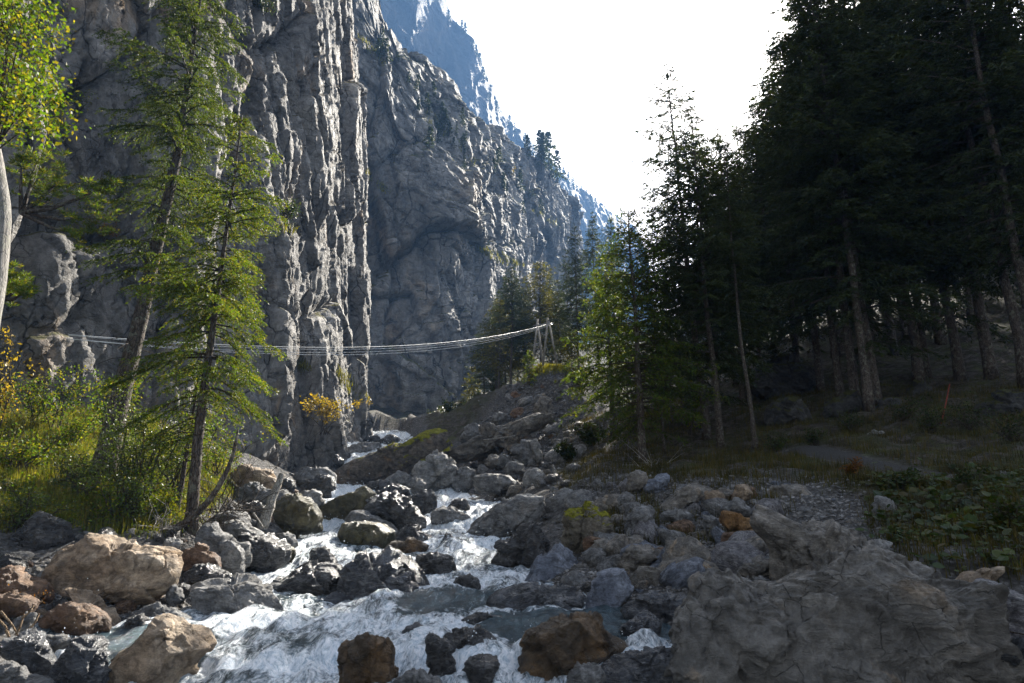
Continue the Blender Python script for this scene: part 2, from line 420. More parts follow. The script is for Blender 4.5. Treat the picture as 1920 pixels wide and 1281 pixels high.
PATH_PX = [(1500, 828, 21), (1570, 852, 19), (1640, 872, 17.4), (1720, 888, 16), (1765, 893, 15.6)]
PATH = np.array([at(*p)[:2] for p in PATH_PX])
def dist_path(x, y):
    d = np.full(len(x), 9e9)
    for a, b in zip(PATH[:-1], PATH[1:]):
        e = b - a; t = np.clip(((x - a[0]) * e[0] + (y - a[1]) * e[1]) / (e @ e), 0, 1)
        d = np.minimum(d, np.hypot(x - a[0] - t * e[0], y - a[1] - t * e[1]))
    return d
def ground(x, y):
    x = np.ravel(np.asarray(x, float)); y = np.ravel(np.asarray(y, float))
    z = base_z(x, y)
    p = np.stack((x, y, 0 * x), -1)
    pd = np.clip((dist_path(x, y) - .5) / .8, 0, 1)
    far = np.clip((y - 14) / 30, 0, 1)
    z = z + pd * (fbm(p * .55, 3, 5) * (.16 + .35 * far) + fbm(p * 2.2, 3, 9) * .07)
    l, r = chan(y); e = np.minimum(x - l, r - x)                  # >0 inside the stream
    wzv = np.interp(y, wy, wz)
    k = np.clip((e + .15) / .8, 0, 1) * (y < 51) * (y > -1)
    z = np.where(k > 0, np.minimum(z, z * (1 - k) + (wzv - .5) * k), z)
    k2 = np.clip((1.2 + e) / 1.2, 0, 1) * (e < 0) * (y < 51)
    z = np.where(k2 > 0, np.maximum(z, wzv - .1), z)
    return z
def gz(x, y): return float(ground([x], [y])[0])
def hit(px, py, dmax=95, dmin=5.):
    """the ground point seen at a picture position"""
    a, b = g_of(px, py); D = np.arange(dmin, dmax, .12)
    z = ground(a * D, D); k = np.nonzero(z > b * D)[0]
    d = D[k[0]] if len(k) else dmax
    return np.array((a * d, d, b * d))

xs = np.sinh(np.linspace(-2.25, 2.75, 470)) * 14.0 + 1
ys = -18 + 30 * np.sinh(np.linspace(0, 2.9, 520)) / np.sinh(2.9) * 9.2
ys = np.unique(np.concatenate((np.linspace(-18, 4, 25), np.linspace(4, 34, 260), 34 + 226 * np.linspace(0, 1, 150)[1:] ** 1.6)))
X, Y = np.meshgrid(xs, ys, indexing='ij')
Z = ground(X, Y); V = np.stack((X.ravel(), Y.ravel(), Z), -1)
tpx, tpy = to_px(V)
left_green = in_poly(tpx, tpy, [(-900, 720), (200, 770), (420, 850), (455, 900), (350, 985), (280, 1000), (180, 1006), (120, 975), (0, 985), (-900, 1100)]) & (V[:, 1] > 10) & (V[:, 1] < 24) & (V[:, 0] < -3)
cone_top = (np.hypot((V[:, 0] - 2.6) / 2.2, (V[:, 1] - 46) / 2.0) < 1)
forest = np.clip((V[:, 1] - 17.2 + fbm(V * (.5, .5, 0), 2, 3) * 1.5) / 2.0, 0, 1) * np.clip((V[:, 0] - (2.2 + .07 * V[:, 1])) / 1.5, 0, 1)
forest = np.maximum(forest, in_poly(tpx + fbm(V * .6, 2, 91) * 25, tpy, [(800, 770), (870, 700), (960, 690), (940, 760), (880, 830), (800, 830)]) * (V[:, 1] > 40) * (V[:, 1] < 75) * 1.)
cone = np.clip(1.25 - np.hypot((V[:, 0] - 1.2) / 3.6, (V[:, 1] - 38) / 9), 0, 1) * 3
forest = np.clip(forest - np.clip(cone, 0, 1), 0, 1)
forest = np.maximum(forest, np.clip((11.0 - np.abs(V[:, 1] - 10)) / 2, 0, 1) * np.clip((V[:, 0] - 6.5) / 1.0, 0, 1))
forest = np.maximum(forest, np.clip((V[:, 1] - 50) / 6, 0, 1) * .9)
forest *= np.clip((dist_path(V[:, 0], V[:, 1]) - .3) / .5, 0, 1)
veg = np.maximum(left_green * 1., cone_top * 1.)
tussock = np.clip(fbm(V * (.7, .7, 0), 4, 77) * 2.0 - .1, 0, 1) * forest
o = mk('ground_terrain', V, gridfaces(len(xs), len(ys)), M['soil'], attrs={'veg': np.clip(veg + tussock * .75, 0, 1), 'litter': forest})
tag(o, kind='structure')

# the footpath along the bank
seg = []
for a, b in zip(PATH[:-1], PATH[1:]): seg += [a + (b - a) * t for t in np.linspace(0, 1, 14)[:-1]]
seg = np.array(seg); tg = np.gradient(seg, axis=0); tg /= np.linalg.norm(tg, axis=1)[:, None]; nr = np.stack((-tg[:, 1], tg[:, 0]), -1)
off = np.linspace(-.5, .5, 9)
G = seg[:, None] + nr[:, None] * off[None, :, None] * (1 + .3 * fbm(np.stack((np.arange(len(seg)) * .12, 0 * seg[:, 0], 0 * seg[:, 0]), -1), 2, 4))[:, None, None]
G = G.reshape(-1, 2); crown = (.07 * (1 - (np.tile(off, len(seg)) / .5) ** 2))
m_, t_, out_ = newmat('path_gravel'); n_ = N(t_); co_ = n_.coord('Object')
gcol = n_.mix(n_.voro(co_, 22), (.10, .095, .09), (.045, .042, .04)); gcol = n_.mix(n_.noise(co_, 1.5, 5), gcol, (.05, .046, .04))
t_.links.new(n_.bsdf(gcol, .9, n_.bump(n_.math('SUBTRACT', n_.noise(co_, 12, 6), n_.voro(co_, 22)), .9, .06), .2), out_.inputs['Surface'])
tag(mk('path', np.column_stack((G, ground(G[:, 0], G[:, 1]) + crown)), gridfaces(len(seg), 9), m_), kind='structure')

# the water
wx_ = np.arange(-6.2, 3.6, .05); wy_ = np.concatenate((np.arange(3.5, 18, .05), np.arange(18, 50, .09)))
X, Y = np.meshgrid(wx_, wy_, indexing='ij'); X = X.ravel(); Y = Y.ravel()
l, r = chan(Y); cen = (l + r) / 2; X2 = cen + (X + 1.3) / 4.9 * ((r - l) / 2 + .9)
Z0 = water_z(X2, Y); dz = (water_z(X2, Y + .12) - water_z(X2, Y - .12)) / .24
pq = np.stack((X2, Y, 0 * Y), -1)
turb = fbm(pq * (1.3, .9, 1), 4, 31) * .12 + (np.abs(pn(pq * (3.0, 2.0, 1), 33)) - .25) * .12 + np.abs(pn(pq * (8, 5, 1), 34)) * .03
wpx, wpy = to_px(np.stack((X2, Y, Z0), -1))
calm = np.zeros(len(Y))
for poly, a in (([(930, 1150), (1310, 1120), (1320, 1205), (980, 1205), (880, 1180)], .62), ([(150, 1170), (400, 1180), (380, 1240), (150, 1260)], .7), ([(760, 1100), (930, 1105), (900, 1150), (740, 1150)], .3), ([(400, 1185), (600, 1175), (640, 1225), (380, 1230)], .15)):
    calm = np.maximum(calm, in_poly(wpx, wpy, poly) * a)
foam = .53 + np.clip(dz - .15, 0, 1) * .7 - .95 * calm + .35 * fbm(pq * (.8, .6, 1), 3, 36)
Zw = Z0 + turb * (1 - .75 * calm) * (1 + np.clip(dz, 0, 1))
o = mk('water', np.stack((X2, Y, Zw), -1), gridfaces(len(wx_), len(wy_)), M['water'], attrs={'foam': foam})
tag(o, kind='structure')

# ================================================================== cliffs
def resample(P, n):
    P = np.asarray(P, float); d = np.concatenate(([0], np.cumsum(np.linalg.norm(np.diff(P[:, :2], axis=0), axis=1))))
    s = np.linspace(0, d[-1], n)
    return np.stack([np.interp(s, d, P[:, k]) for k in range(P.shape[1])], -1), s
def smooth1(a, k):
    w = np.hanning(k + 2)[1:-1]; w /= w.sum()
    return np.stack([np.convolve(np.pad(a[:, i], k // 2, 'edge'), w, 'valid')[:len(a)] for i in range(a.shape[1])], -1)
def wall(name, base, top, n, m, disp, mat, power=1.6, sm=15, kind='structure'):
    """a rock wall between a foot line and a crest line, leaning back, displaced along its plan normal"""
    b, s = resample(base, n); t_, _ = resample(top, n)
    if sm: b = smooth1(b, sm); t_ = smooth1(t_, sm)
    tg = np.gradient(b[:, :2], axis=0); tg /= np.linalg.norm(tg, axis=1)[:, None] + 1e-9
    nrm = np.stack((tg[:, 1], -tg[:, 0]), -1)
    nrm = smooth1(nrm, 25); nrm /= np.linalg.norm(nrm, axis=1)[:, None]
    q = np.linspace(0, 1, m); w = q ** power
    xy = b[:, None, :2] * (1 - w)[None, :, None] + t_[:, None, :2] * w[None, :, None]
    z = b[:, None, 2] * (1 - q) + t_[:, None, 2] * q
    sv = np.repeat(s, m); zv = z.ravel()
    d, dz_ = disp(sv, zv, np.tile(q, n))
    v = np.column_stack((xy.reshape(-1, 2) + np.repeat(nrm, m, 0) * d[:, None], zv + dz_))
    o = mk(name, v, gridfaces(n, m), mat); tag(o, kind=kind)
    return v.reshape(n, m, 3)
def disp_near(s, z, q):
    p = np.stack((s, z, 0 * s), -1)
    w1 = fbm(p * .12, 2, 61) * .9; w2 = fbm(p * (.5, .35, 1), 3, 62) * .22
    su = s + w1 + w2 * .8; zu = z + fbm(p * .2, 2, 64) * 1.2
    c1, e1 = cells(su / 3.6, zu / 11.0, 3); c2, e2 = cells((su + .3 * zu) / 1.3, zu / 7.0, 4); c3, e3 = cells((su + w2) / .6, (zu - .35 * su) / 1.7, 6)
    c4, e4 = cells((su + .2 * zu) / .24, (zu + .5 * su) / .42, 8)
    d = c1 * .62 + c2 * .27 + c3 * .075 + c4 * .022 - .03 * np.clip(1 - e4 / .15, 0, 1)
    d -= .55 * np.clip(1 - e1 / .10, 0, 1) + .34 * np.clip(1 - e2 / .05, 0, 1) + .10 * np.clip(1 - e3 / .12, 0, 1)
    d += .26 * ridged(p * (.28, .05, 1), 3, 65) + .09 * ridged(np.stack((su * 1.1 + .25 * z, z * .3, 0 * s), -1), 4, 66) + .035 * ridged(p * (2.6, 1.0, 1), 3, 67)
    low = np.clip((9 - z) / 5, 0, 1)                                # water-worn flutes near the foot
    d += low * .16 * ridged(np.stack((s * 1.1 + w2, z * .45 + s * .3, 0 * s), -1), 3, 68)
    return d, .10 * fbm(p * 2, 2, 69)
def disp_back(s, z, q):
    p = np.stack((s, z, 0 * s), -1)
    w1 = fbm(p * .04, 2, 71) * 3.5; w2 = fbm(p * .13, 3, 72) * .8
    su = s + w1 + w2; zu = z + fbm(p * .06, 2, 74) * 4
    zs = zu - .45 * su                                              # slanting strata
    c1, e1 = cells(su / 15, zs / 20., 13); c2, e2 = cells(su / 5.5, (zu + .55 * su) / 6.5, 14); c3, e3 = cells(su / 2.2, (zu + .4 * su) / 1.5, 16)
    c4, e4 = cells(su / .9, (zu - .3 * su) / 1.3, 18)
    d = c1 * 1.9 + c2 * .85 + c3 * .26 + c4 * .08
    d -= .9 * np.clip(1 - e1 / .05, 0, 1) + .6 * np.clip(1 - e2 / .07, 0, 1) + .25 * np.clip(1 - e3 / .10, 0, 1)
    up = np.clip((q - .3) / .4, 0, 1)
    d += up * 2.6 * ridged(np.stack((su * .055 - zu * .02, zu * .028, 0 * s), -1), 3, 75) + .35 * ridged(p * (.25, .12, 1), 3, 76) + .10 * fbm(p * .9, 3, 77)
    d -= 1.6 * np.clip(1 - (z - 12) / 3.2, 0, 1) * (s < 40)           # undercut foot above the stream
    return d, .5 * fbm(p * .4, 2, 79)
# foot line of the near wall (x, y, z)
NB = [(-27, 2, 3), (-20, 9, 3), (-16.6, 14, 2.8), (-14.3, 18.6, 3.6), (-12.6, 22, 3.6), (-10.9, 25.8, 1.8), (-10.0, 29.5, 1.6), (-9.75, 34, 2.8), (-9.6, 38, 4.4), (-9.4, 41.5, 4.8), (-9.9, 44, 5.5), (-11.5, 47, 6), (-14, 53, 8), (-17.5, 64, 10), (-19.5, 74, 11), (-19, 80, 12)]
NT = [(-29, 8, 52), (-22, 14, 52), (-19, 18.5, 52), (-17, 23, 52), (-15.4, 26.5, 52), (-14, 31, 52), (-13.8, 35, 52), (-13.8, 40, 52), (-14.3, 44, 52), (-15, 47, 52), (-16, 50, 54), (-18, 53, 56), (-21, 59, 60), (-24, 70, 64), (-26, 80, 68), (-26, 86, 70)]
NEAR = wall('cliff_terrain', [(x, y, z - 2) for x, y, z in NB], NT, 860, 560, disp_near, M['cliff'], 1.5, 21)
BB = [(-30, 66, 8), (-22, 76, 9), (-17, 79.5, 9), (-11, 81, 10), (-6, 84, 11), (-3.5, 94, 14), (-1, 115, 18), (4, 150, 24), (13, 200, 34), (19, 226, 40), (23, 242, 42), (20, 264, 46)]
BT = [at(560, -260, 92), at(620, -170, 93), at(690, -40, 96), at(722, 62, 100), at(800, 160, 112), at(850, 200, 123), at(900, 240, 138), at(950, 281, 158), at(1000, 320, 182), at(1050, 371, 216), at(1078, 402, 240), at(1066, 420, 262)]
BACK = wall('cliff_terrain', BB, BT, 700, 400, disp_back, M["cliff_far"], 1.7, 21)
def disp_mtn(s, z, q):
    p = np.stack((s, z, 0 * s), -1)
    c1, e1 = cells((s + fbm(p * .012, 3, 81) * 14) / 42, z / 70., 23); c2, e2 = cells(s / 16 + z / 60, z / 24., 24)
    k = 1 - q ** 5
    return c1 * 3 * k + c2 * 1.6 * k + 9 * ridged(p * (.014, .006, 1), 4, 85) * (.4 + q) * (1 - .75 * q ** 3) + 1.2 * fbm(p * .1, 3, 86), 2.2 * fbm(p * .05, 3, 87)
MB_ = [(-140, 300, 60), (-70, 350, 60), (-10, 420, 60), (50, 500, 62), (100, 580, 70), (160, 700, 80)]
MT = [at(700, -330, 360), at(790, -150, 400), at(832, -10, 430), at(838, 42, 440), at(884, 72, 450), at(905, 150, 468), at(942, 222, 500), at(1000, 280, 550), at(1060, 332, 610), at(1130, 392, 690), at(1190, 430, 790)]
MTN = wall('mountain', MB_, MT, 420, 220, disp_mtn, M['blue'], 1.3, 5)
# the rock face high behind the dark forest
RB = [at(1270, 660, 118) * (1, 1, 1), at(1400, 640, 108), at(1560, 640, 98), at(1720, 640, 88), at(1860, 640, 80), at(2050, 660, 70), at(2500, 700, 55)]
RT = [at(1290, 520, 128), at(1420, 470, 120), at(1560, 390, 112), at(1720, 230, 104), at(1860, 130, 98), at(2050, 60, 92), at(2600, -200, 85)]
RGT = wall('cliff_terrain', [(a[0], a[1], a[2] - 6) for a in RB][::-1], RT[::-1], 300, 160, lambda s, z, q: tuple(x * .8 for x in disp_back(s + 200, z + 50, q * 0)), M['cliff_far'], 1.2, 15) if False else wall('cliff_terrain', [(a[0], a[1], a[2] - 6) for a in RB], RT, 300, 160, lambda s, z, q: tuple(x * .8 for x in disp_back(s + 200, z + 50, q * 0)), M['cliff_far'], 1.2, 15)
def bvh_of(g, k):
    h = g[::k, ::k]; return BVHTree.FromPolygons([tuple(map(float, v)) for v in h.reshape(-1, 3)], [tuple(map(int, f)) for f in gridfaces(h.shape[0], h.shape[1])])
BV = [bvh_of(NEAR, 4), bvh_of(BACK, 4), bvh_of(MTN, 2)]
def hit_wall(px, py):
    a, b = g_of(px, py); d = Vector((a, 1, b)).normalized(); best = None
    for t_ in BV:
        h = t_.ray_cast(Vector((0, 0, 0)), d)
        if h[0] is not None and (best is None or h[3] < best[1]): best = (h[0], h[3], h[1])
    return (np.array(best[0]), best[2]) if best else (None, None)

# ================================================================== boulders
R_ = {}
R_['grey'] = rock_mat('grey_rock', (0.195, 0.192, 0.188), (0.360, 0.352, 0.338), (0.300, 0.255, 0.210), (.6, .85), veins=.35)
R_['pale'] = rock_mat('pale_rock', (0.300, 0.294, 0.281), (0.500, 0.481, 0.450), None, (.6, .85), veins=.3)
R_['dark'] = rock_mat('wet_dark_rock', (0.047, 0.046, 0.046), (0.115, 0.111, 0.108), (0.135, 0.101, 0.068), (.16, .5), spec=.6, veins=.25)
R_['tan'] = rock_mat('tan_rock', (0.345, 0.247, 0.161), (0.529, 0.425, 0.310), (0.230, 0.161, 0.098), (.6, .85), bump=.8)
R_['brown'] = rock_mat('brown_rock', (0.195, 0.111, 0.065), (0.377, 0.247, 0.156), (0.130, 0.091, 0.065), (.5, .8))
R_['rust'] = rock_mat('rust_rock', (0.10, 0.072, 0.045), (0.27, 0.155, 0.065), (0.085, 0.078, 0.07), (.25, .65), spec=.5)
R_['orange'] = rock_mat('orange_rock', (0.330, 0.176, 0.066), (0.440, 0.275, 0.132), (0.220, 0.187, 0.154), (.6, .85))
R_['olive'] = rock_mat('algae_rock', (0.098, 0.087, 0.042), (0.210, 0.173, 0.083), (0.075, 0.075, 0.068), (.28, .6), spec=.5)
R_['blue'] = rock_mat('bluish_rock', (0.195, 0.217, 0.270), (0.360, 0.383, 0.435), (0.150, 0.158, 0.180), (.5, .8))
R_['mossy'] = rock_mat('mossy_rock', (0.180, 0.158, 0.120), (0.330, 0.285, 0.225), (0.240, 0.165, 0.090), (.6, .9), moss=.42, mosscol=(0.195, 0.180, 0.022))
R_['slate'] = rock_mat('wet_slate', (0.070, 0.073, 0.081), (0.154, 0.161, 0.175), None, (.22, .5), spec=.6, veins=.3)
R_['purple'] = rock_mat('purple_grey_rock', (0.180, 0.168, 0.180), (0.330, 0.315, 0.323), (0.390, 0.375, 0.375), (.5, .8), veins=.6)
R_['shade'] = rock_mat('brown_grey_rock', (0.228, 0.206, 0.175), (0.403, 0.359, 0.306), (0.507, 0.367, 0.228), (.6, .88), veins=.2)

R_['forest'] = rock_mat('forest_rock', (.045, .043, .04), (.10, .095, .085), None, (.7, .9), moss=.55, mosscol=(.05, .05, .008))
R_['giant'] = rock_mat('scalloped_rock', (.19, .178, .16), (.31, .288, .255), (.40, .31, .22), (.5, .8), bump=.9, spec=.45, mott=.42)
R_['slab'] = rock_mat('brown_slab', (.12, .10, .08), (.22, .18, .14), (.25, .15, .07), (.6, .9), moss=.26, mosscol=(.15, .14, .016))
_ico = {}
def ico(k):
    if k not in _ico:
        bm = bmesh.new(); bmesh.ops.create_icosphere(bm, subdivisions=k, radius=1)
        _ico[k] = (np.array([v.co[:] for v in bm.verts]), np.array([[v.index for v in f.verts] for f in bm.faces])); bm.free()
    return _ico[k]
def rock_unit(k, seed, ncut=9, lo=.45, hi=.82, front=True):
    v, f = ico(k); v = v.copy(); r = np.random.default_rng(seed)
    for i in range(ncut):
        n = r.normal(size=3)
        if front: n[1] = -abs(n[1]) * 1.3 - .15
        n /= np.linalg.norm(n); d = r.uniform(lo, hi)
        e = v @ n - d; m = e > 0; v[m] -= e[m, None] * n * .97
    for i in range(ncut * 3):                                       # smaller chips along the edges
        n = r.normal(size=3); n /= np.linalg.norm(n); d = (v @ n).max() - r.uniform(.01, .09)
        e = v @ n - d; m = e > 0; v[m] -= e[m, None] * n * .97
    return v, f
def finish(v, size, seed, rough=1., strata=None):
    """roughen a closed rock along its outward direction; layers run along a tilted bedding plane"""
    c = v.mean(0); d = v - c; d /= np.linalg.norm(d, axis=1)[:, None] + 1e-9
    r = np.random.default_rng(seed + 5); p = v / size
    n = strata if strata is not None else np.array((r.normal() * .6, r.normal() * .5, 1.0)); n = np.asarray(n, float) / np.linalg.norm(n)
    q = p + 31.7 * (seed % 97)
    disp = .038 * fbm(q * 2.0, 3, seed) + .022 * ridged(q * 3.6, 3, seed + 3) + .012 * fbm(q * 11, 3, seed + 7)
    for nc_, am in ((14, .062), (60, .034), (220, .017)):               # broken plates with little steps between them
        f_ = r.normal(size=(nc_, 3)); f_ /= np.linalg.norm(f_, axis=1)[:, None]
        dq = d + .10 * np.stack([fbm(q * 2.5, 2, seed + 20 + i) for i in range(3)], -1)
        ix = np.argmax(dq @ f_.T, 1); of = r.normal(size=nc_); tl = r.normal(size=(nc_, 3))
        disp += am * (of[ix] * .7 + ((d - f_[ix]) * tl[ix]).sum(1) * .9)
    lay = (p @ n) * 9 + 1.4 * fbm(q * 1.7, 3, seed + 9)
    disp += .020 * (np.abs((lay % 1) - .5) * 2 - .5) * np.clip(.5 + fbm(q * 1.5, 2, seed + 11) * 1.5, 0, 1)
    return v + d * (disp * size * rough)[:, None]
def outline_R(poly, phi):
    """distance from the middle to the outline along each direction"""
    c = poly.mean(0); a = poly - c; b = np.roll(a, -1, 0)
    dx, dy = np.cos(phi), np.sin(phi); best = np.full(phi.shape, 0.0)
    for p, q in zip(a, b):
        e = q - p; den = dx * e[1] - dy * e[0]; den = np.where(np.abs(den) < 1e-9, 1e-9, den)
        t = (p[0] * e[1] - p[1] * e[0]) / den; s = (p[0] * dy - p[1] * dx) / den
        ok = (t > 0) & (s >= -1e-6) & (s <= 1 + 1e-6); best = np.where(ok, np.maximum(best, t), best)
    return c, best
_seed = [100]
def boulder(poly, mat, label, D=None, depth=.75, cat='boulder', name='boulder', rough=1., ncut=9, group=None, strata=None, k=None, moss=False, lo=.45, scallop=0.):
    _seed[0] += 1; sd_ = _seed[0]
    poly = np.array(poly, float)
    # resample the outline and round it a little
    pp = []
    for a, b in zip(poly, np.roll(poly, -1, 0)): pp += [a, a * .67 + b * .33, a * .33 + b * .67]
    pp = np.array(pp); pp = .66 * pp + .17 * np.roll(pp, 1, 0) + .17 * np.roll(pp, -1, 0)
    c0 = poly.mean(0); pp = c0 + (pp - c0) * 1.07
    bx = pp[:, 0].mean(); by = pp[:, 1].max()
    if D is None: D = hit(bx, min(by, 1300) - 2)[1]
    wpx = np.ptp(pp[:, 0]); hpx = np.ptp(pp[:, 1])
    size = math.sqrt(wpx * hpx) * D / FPX
    T = depth * min(wpx, 1.6 * hpx) * D / FPX
    Dc = D + .42 * T
    P = np.array([at(x, y, Dc) for x, y in pp])[:, [0, 2]]
    if k is None: k = 6 if wpx * hpx > 9000 else 5 if wpx * hpx > 2200 else 4
    v, f = rock_unit(k, sd_, ncut, lo)
    phi = np.arctan2(v[:, 2], v[:, 0]); rho = np.hypot(v[:, 0], v[:, 2])
    nb_ = 40; bi = ((phi + np.pi) / (2 * np.pi) * nb_).astype(int) % nb_; mx = np.full(nb_, .3); np.maximum.at(mx, bi, rho)
    rho = rho / np.interp(phi, (np.arange(-1, nb_ + 1) + .5) / nb_ * 2 * np.pi - np.pi, np.concatenate((mx[-1:], mx, mx[:1])))
    c, R = outline_R(P, phi)
    rr = R * np.clip(rho, 0, 1) ** .85
    w = np.stack((c[0] + rr * np.cos(phi), Dc + np.sign(v[:, 1]) * np.abs(v[:, 1]) ** .8 * T / 2, c[1] + rr * np.sin(phi)), -1)
    low = w[:, 2] < c[1]
    w[low, 2] = c[1] + (w[low, 2] - c[1]) * 1.18
    w = finish(w, size, sd_, rough, strata)
    if scallop:
        q_ = w - w.mean(0); a_ = q_[:, 0] * .5 + q_[:, 2] * .25 + .10 * fbm(q_ * 1.3, 2, 5)
        b_ = q_[:, 2] + .05 * fbm(q_ * 2.1, 2, 6); ri = 0                      # water-cut cups with sharp rims between them
        for k_, (su_, sz_) in enumerate(((.34, .62), (.15, .24))):
            _, e_ = cells((a_ * 1.9 + .12 * b_) / su_, (b_ + .3 * q_[:, 1]) / sz_, 31 + k_); ri = ri + np.clip(1 - e_ / .55, 0, 1) ** 1.6 * (1, .55)[k_]
        ri = ri * np.clip(.75 + fbm(q_ * .9, 2, 15), .2, 1.3) + .25 * ridged(np.stack((a_ * 9, q_[:, 2] * 1.2, q_[:, 1]), -1), 3, 12)
        cr_ = .030 * ridged(np.stack((a_ * 11, q_[:, 2] * 2.6, q_[:, 1] * 3), -1), 4, 41) + .012 * ridged(q_ * 15, 3, 43)
        w[:, 1] -= ri * .05 * scallop + cr_ * 1.3; w[:, 2] += ri * .028 * scallop + cr_ * .6
    org = np.array((c[0], Dc, w[:, 2].min()))
    o = mk(name, w - org, f, R_[mat]); o.location = org
    return tag(o, label, cat, group)

B = boulder
# --- near shore under the green bank
B([(85,1081),(106,1058),(132,1032),(169,1015),(202,1016),(247,1023),(301,1034),(324,1039),(332,1058),(329,1079),(312,1105),(277,1121),(235,1130),(200,1133),(141,1121),(103,1126),(85,1107)], 'tan', 'largest tan boulder, long and flat topped, below the grassy bank', D=9.6, depth=.6, rough=.7, lo=.6)
B([(-40,1078),(0,1076),(35,1079),(70,1093),(86,1112),(82,1128),(47,1132),(-40,1132)], 'brown', 'rounded grey-brown boulder cut by the photo edge beside the largest tan boulder', D=8.9)
B([(105,1130),(113,1107),(132,1108),(165,1126),(183,1137),(193,1159),(216,1180),(183,1189),(150,1180),(110,1150)], 'tan', 'tan ridge-backed boulder leaning behind the red-brown block', D=8.9)
B([(80,1163),(94,1149),(122,1136),(150,1140),(174,1156),(180,1177),(174,1189),(141,1193),(113,1184),(85,1170)], 'brown', 'red-brown block in front of the tan ridge-backed boulder', D=8.5)
B([(200,1292),(212,1250),(235,1220),(259,1201),(289,1168),(298,1160),(315,1163),(341,1182),(360,1199),(381,1217),(367,1227),(345,1250),(325,1292)], 'tan', 'smooth tan ramp-shaped boulder with peaked top at the water edge', D=7.3, depth=.7, rough=.6, lo=.6)
B([(251,1147),(289,1134),(317,1144),(348,1161),(354,1172),(329,1176),(294,1168),(258,1158)], 'grey', 'low grey wedge of rock between the tan boulder and the still pool', D=9.2)
B([(230,1177),(244,1159),(266,1156),(287,1168),(282,1183),(254,1187)], 'dark', 'small dark domed rock standing in the still pool', D=8.9)
B([(14,1234),(30,1192),(61,1187),(78,1206),(99,1238),(94,1275),(70,1282),(35,1258)], 'slate', 'dark grey angular boulder with one bright flank at the bottom corner', D=7.2)
B([(63,1199),(94,1193),(136,1199),(129,1212),(94,1220),(70,1216)], 'pale', 'flat light grey slab lying on the dark corner boulders', D=7.5)
B([(99,1250),(127,1220),(146,1196),(174,1199),(195,1231),(197,1257),(190,1295),(105,1295)], 'slate', 'black wet boulder with speckled flank beside the small spout of water', D=7.0)
B([(-30,1248),(24,1250),(47,1264),(94,1285),(96,1300),(-30,1300)], 'grey', 'grey boulder cropped by the bottom corner of the photo', D=6.6)
B([(-40,1115),(30,1114),(61,1126),(56,1147),(24,1152),(-40,1150)], 'brown', 'rough brown boulder with stick debris on it at the photo edge', D=8.5)
B([(26,1163),(40,1150),(61,1154),(63,1168),(47,1182),(31,1179)], 'grey', 'small grey cobble among dry sticks near the photo edge', D=8.0, cat='rock', name='rock')
B([(-40,1015),(0,1008),(66,975),(113,985),(122,1015),(108,1036),(70,1050),(-40,1045)], 'dark', 'big black shaded boulder under the overhanging bank', D=11.0)
B([(366,1002),(389,992),(417,1002),(445,1020),(459,1035),(450,1063),(440,1074),(410,1067),(382,1041),(361,1020)], 'grey', 'slab with bright grey tilted top below the conifer foot', D=12.3)
B([(431,1011),(450,1002),(492,1002),(515,1013),(530,1030),(534,1053),(511,1065),(464,1065),(450,1051),(440,1030)], 'dark', 'dark square boulder with brown top edge at the rapid', D=13.6)
B([(410,983),(431,976),(459,983),(485,997),(500,1008),(452,1012),(420,1006)], 'pale', 'pinkish grey slab behind the dark square boulder', D=14.4)
B([(330,1042),(347,1031),(380,1030),(403,1044),(412,1062),(370,1067),(333,1060)], 'brown', 'smooth red-brown rock right of the largest tan boulder', D=11.6)
B([(340,1098),(352,1072),(368,1063),(398,1060),(426,1079),(442,1095),(431,1100),(370,1112)], 'dark', 'low black rock under the smooth red-brown rock', D=11.0)
B([(359,1110),(370,1099),(398,1095),(426,1099),(459,1092),(487,1102),(506,1124),(520,1148),(494,1163),(464,1170),(417,1173),(368,1176),(360,1145)], 'grey', 'broad grey boulder with moss line standing in white water near the shore', D=9.8, rough=.8)
B([(302,1020),(314,1011),(333,1011),(336,1025),(327,1041),(305,1032)], 'pale', 'small upright pale rock at the top corner of the largest tan boulder', D=11.4, cat='rock', name='rock')
B([(305,1128),(319,1098),(335,1105),(344,1124),(328,1131)], 'grey', 'small triangular grey rock beside the broad boulder with moss line', D=9.9, cat='rock', name='rock')
B([(324,1102),(340,1093),(363,1108),(347,1120)], 'dark', 'small wet rock between triangular rock and low black rock', D=10.3, cat='rock', name='rock')
B([(487,974),(501,946),(534,934),(562,936),(586,948),(597,969),(592,992),(558,997),(511,999),(487,988)], 'olive', 'big brown-black boulder beneath the driftwood log', D=17.6)
B([(512,1002),(544,1000),(557,1021),(534,1026)], 'grey', 'small layered grey rock at the foot of the big boulder beneath the driftwood', D=15.5, cat='rock', name='rock')
B([(526,1025),(544,1023),(554,1042),(546,1053),(530,1050)], 'olive', 'small mossy brown rock at the edge of the rapid', D=14.4, cat='rock', name='rock')
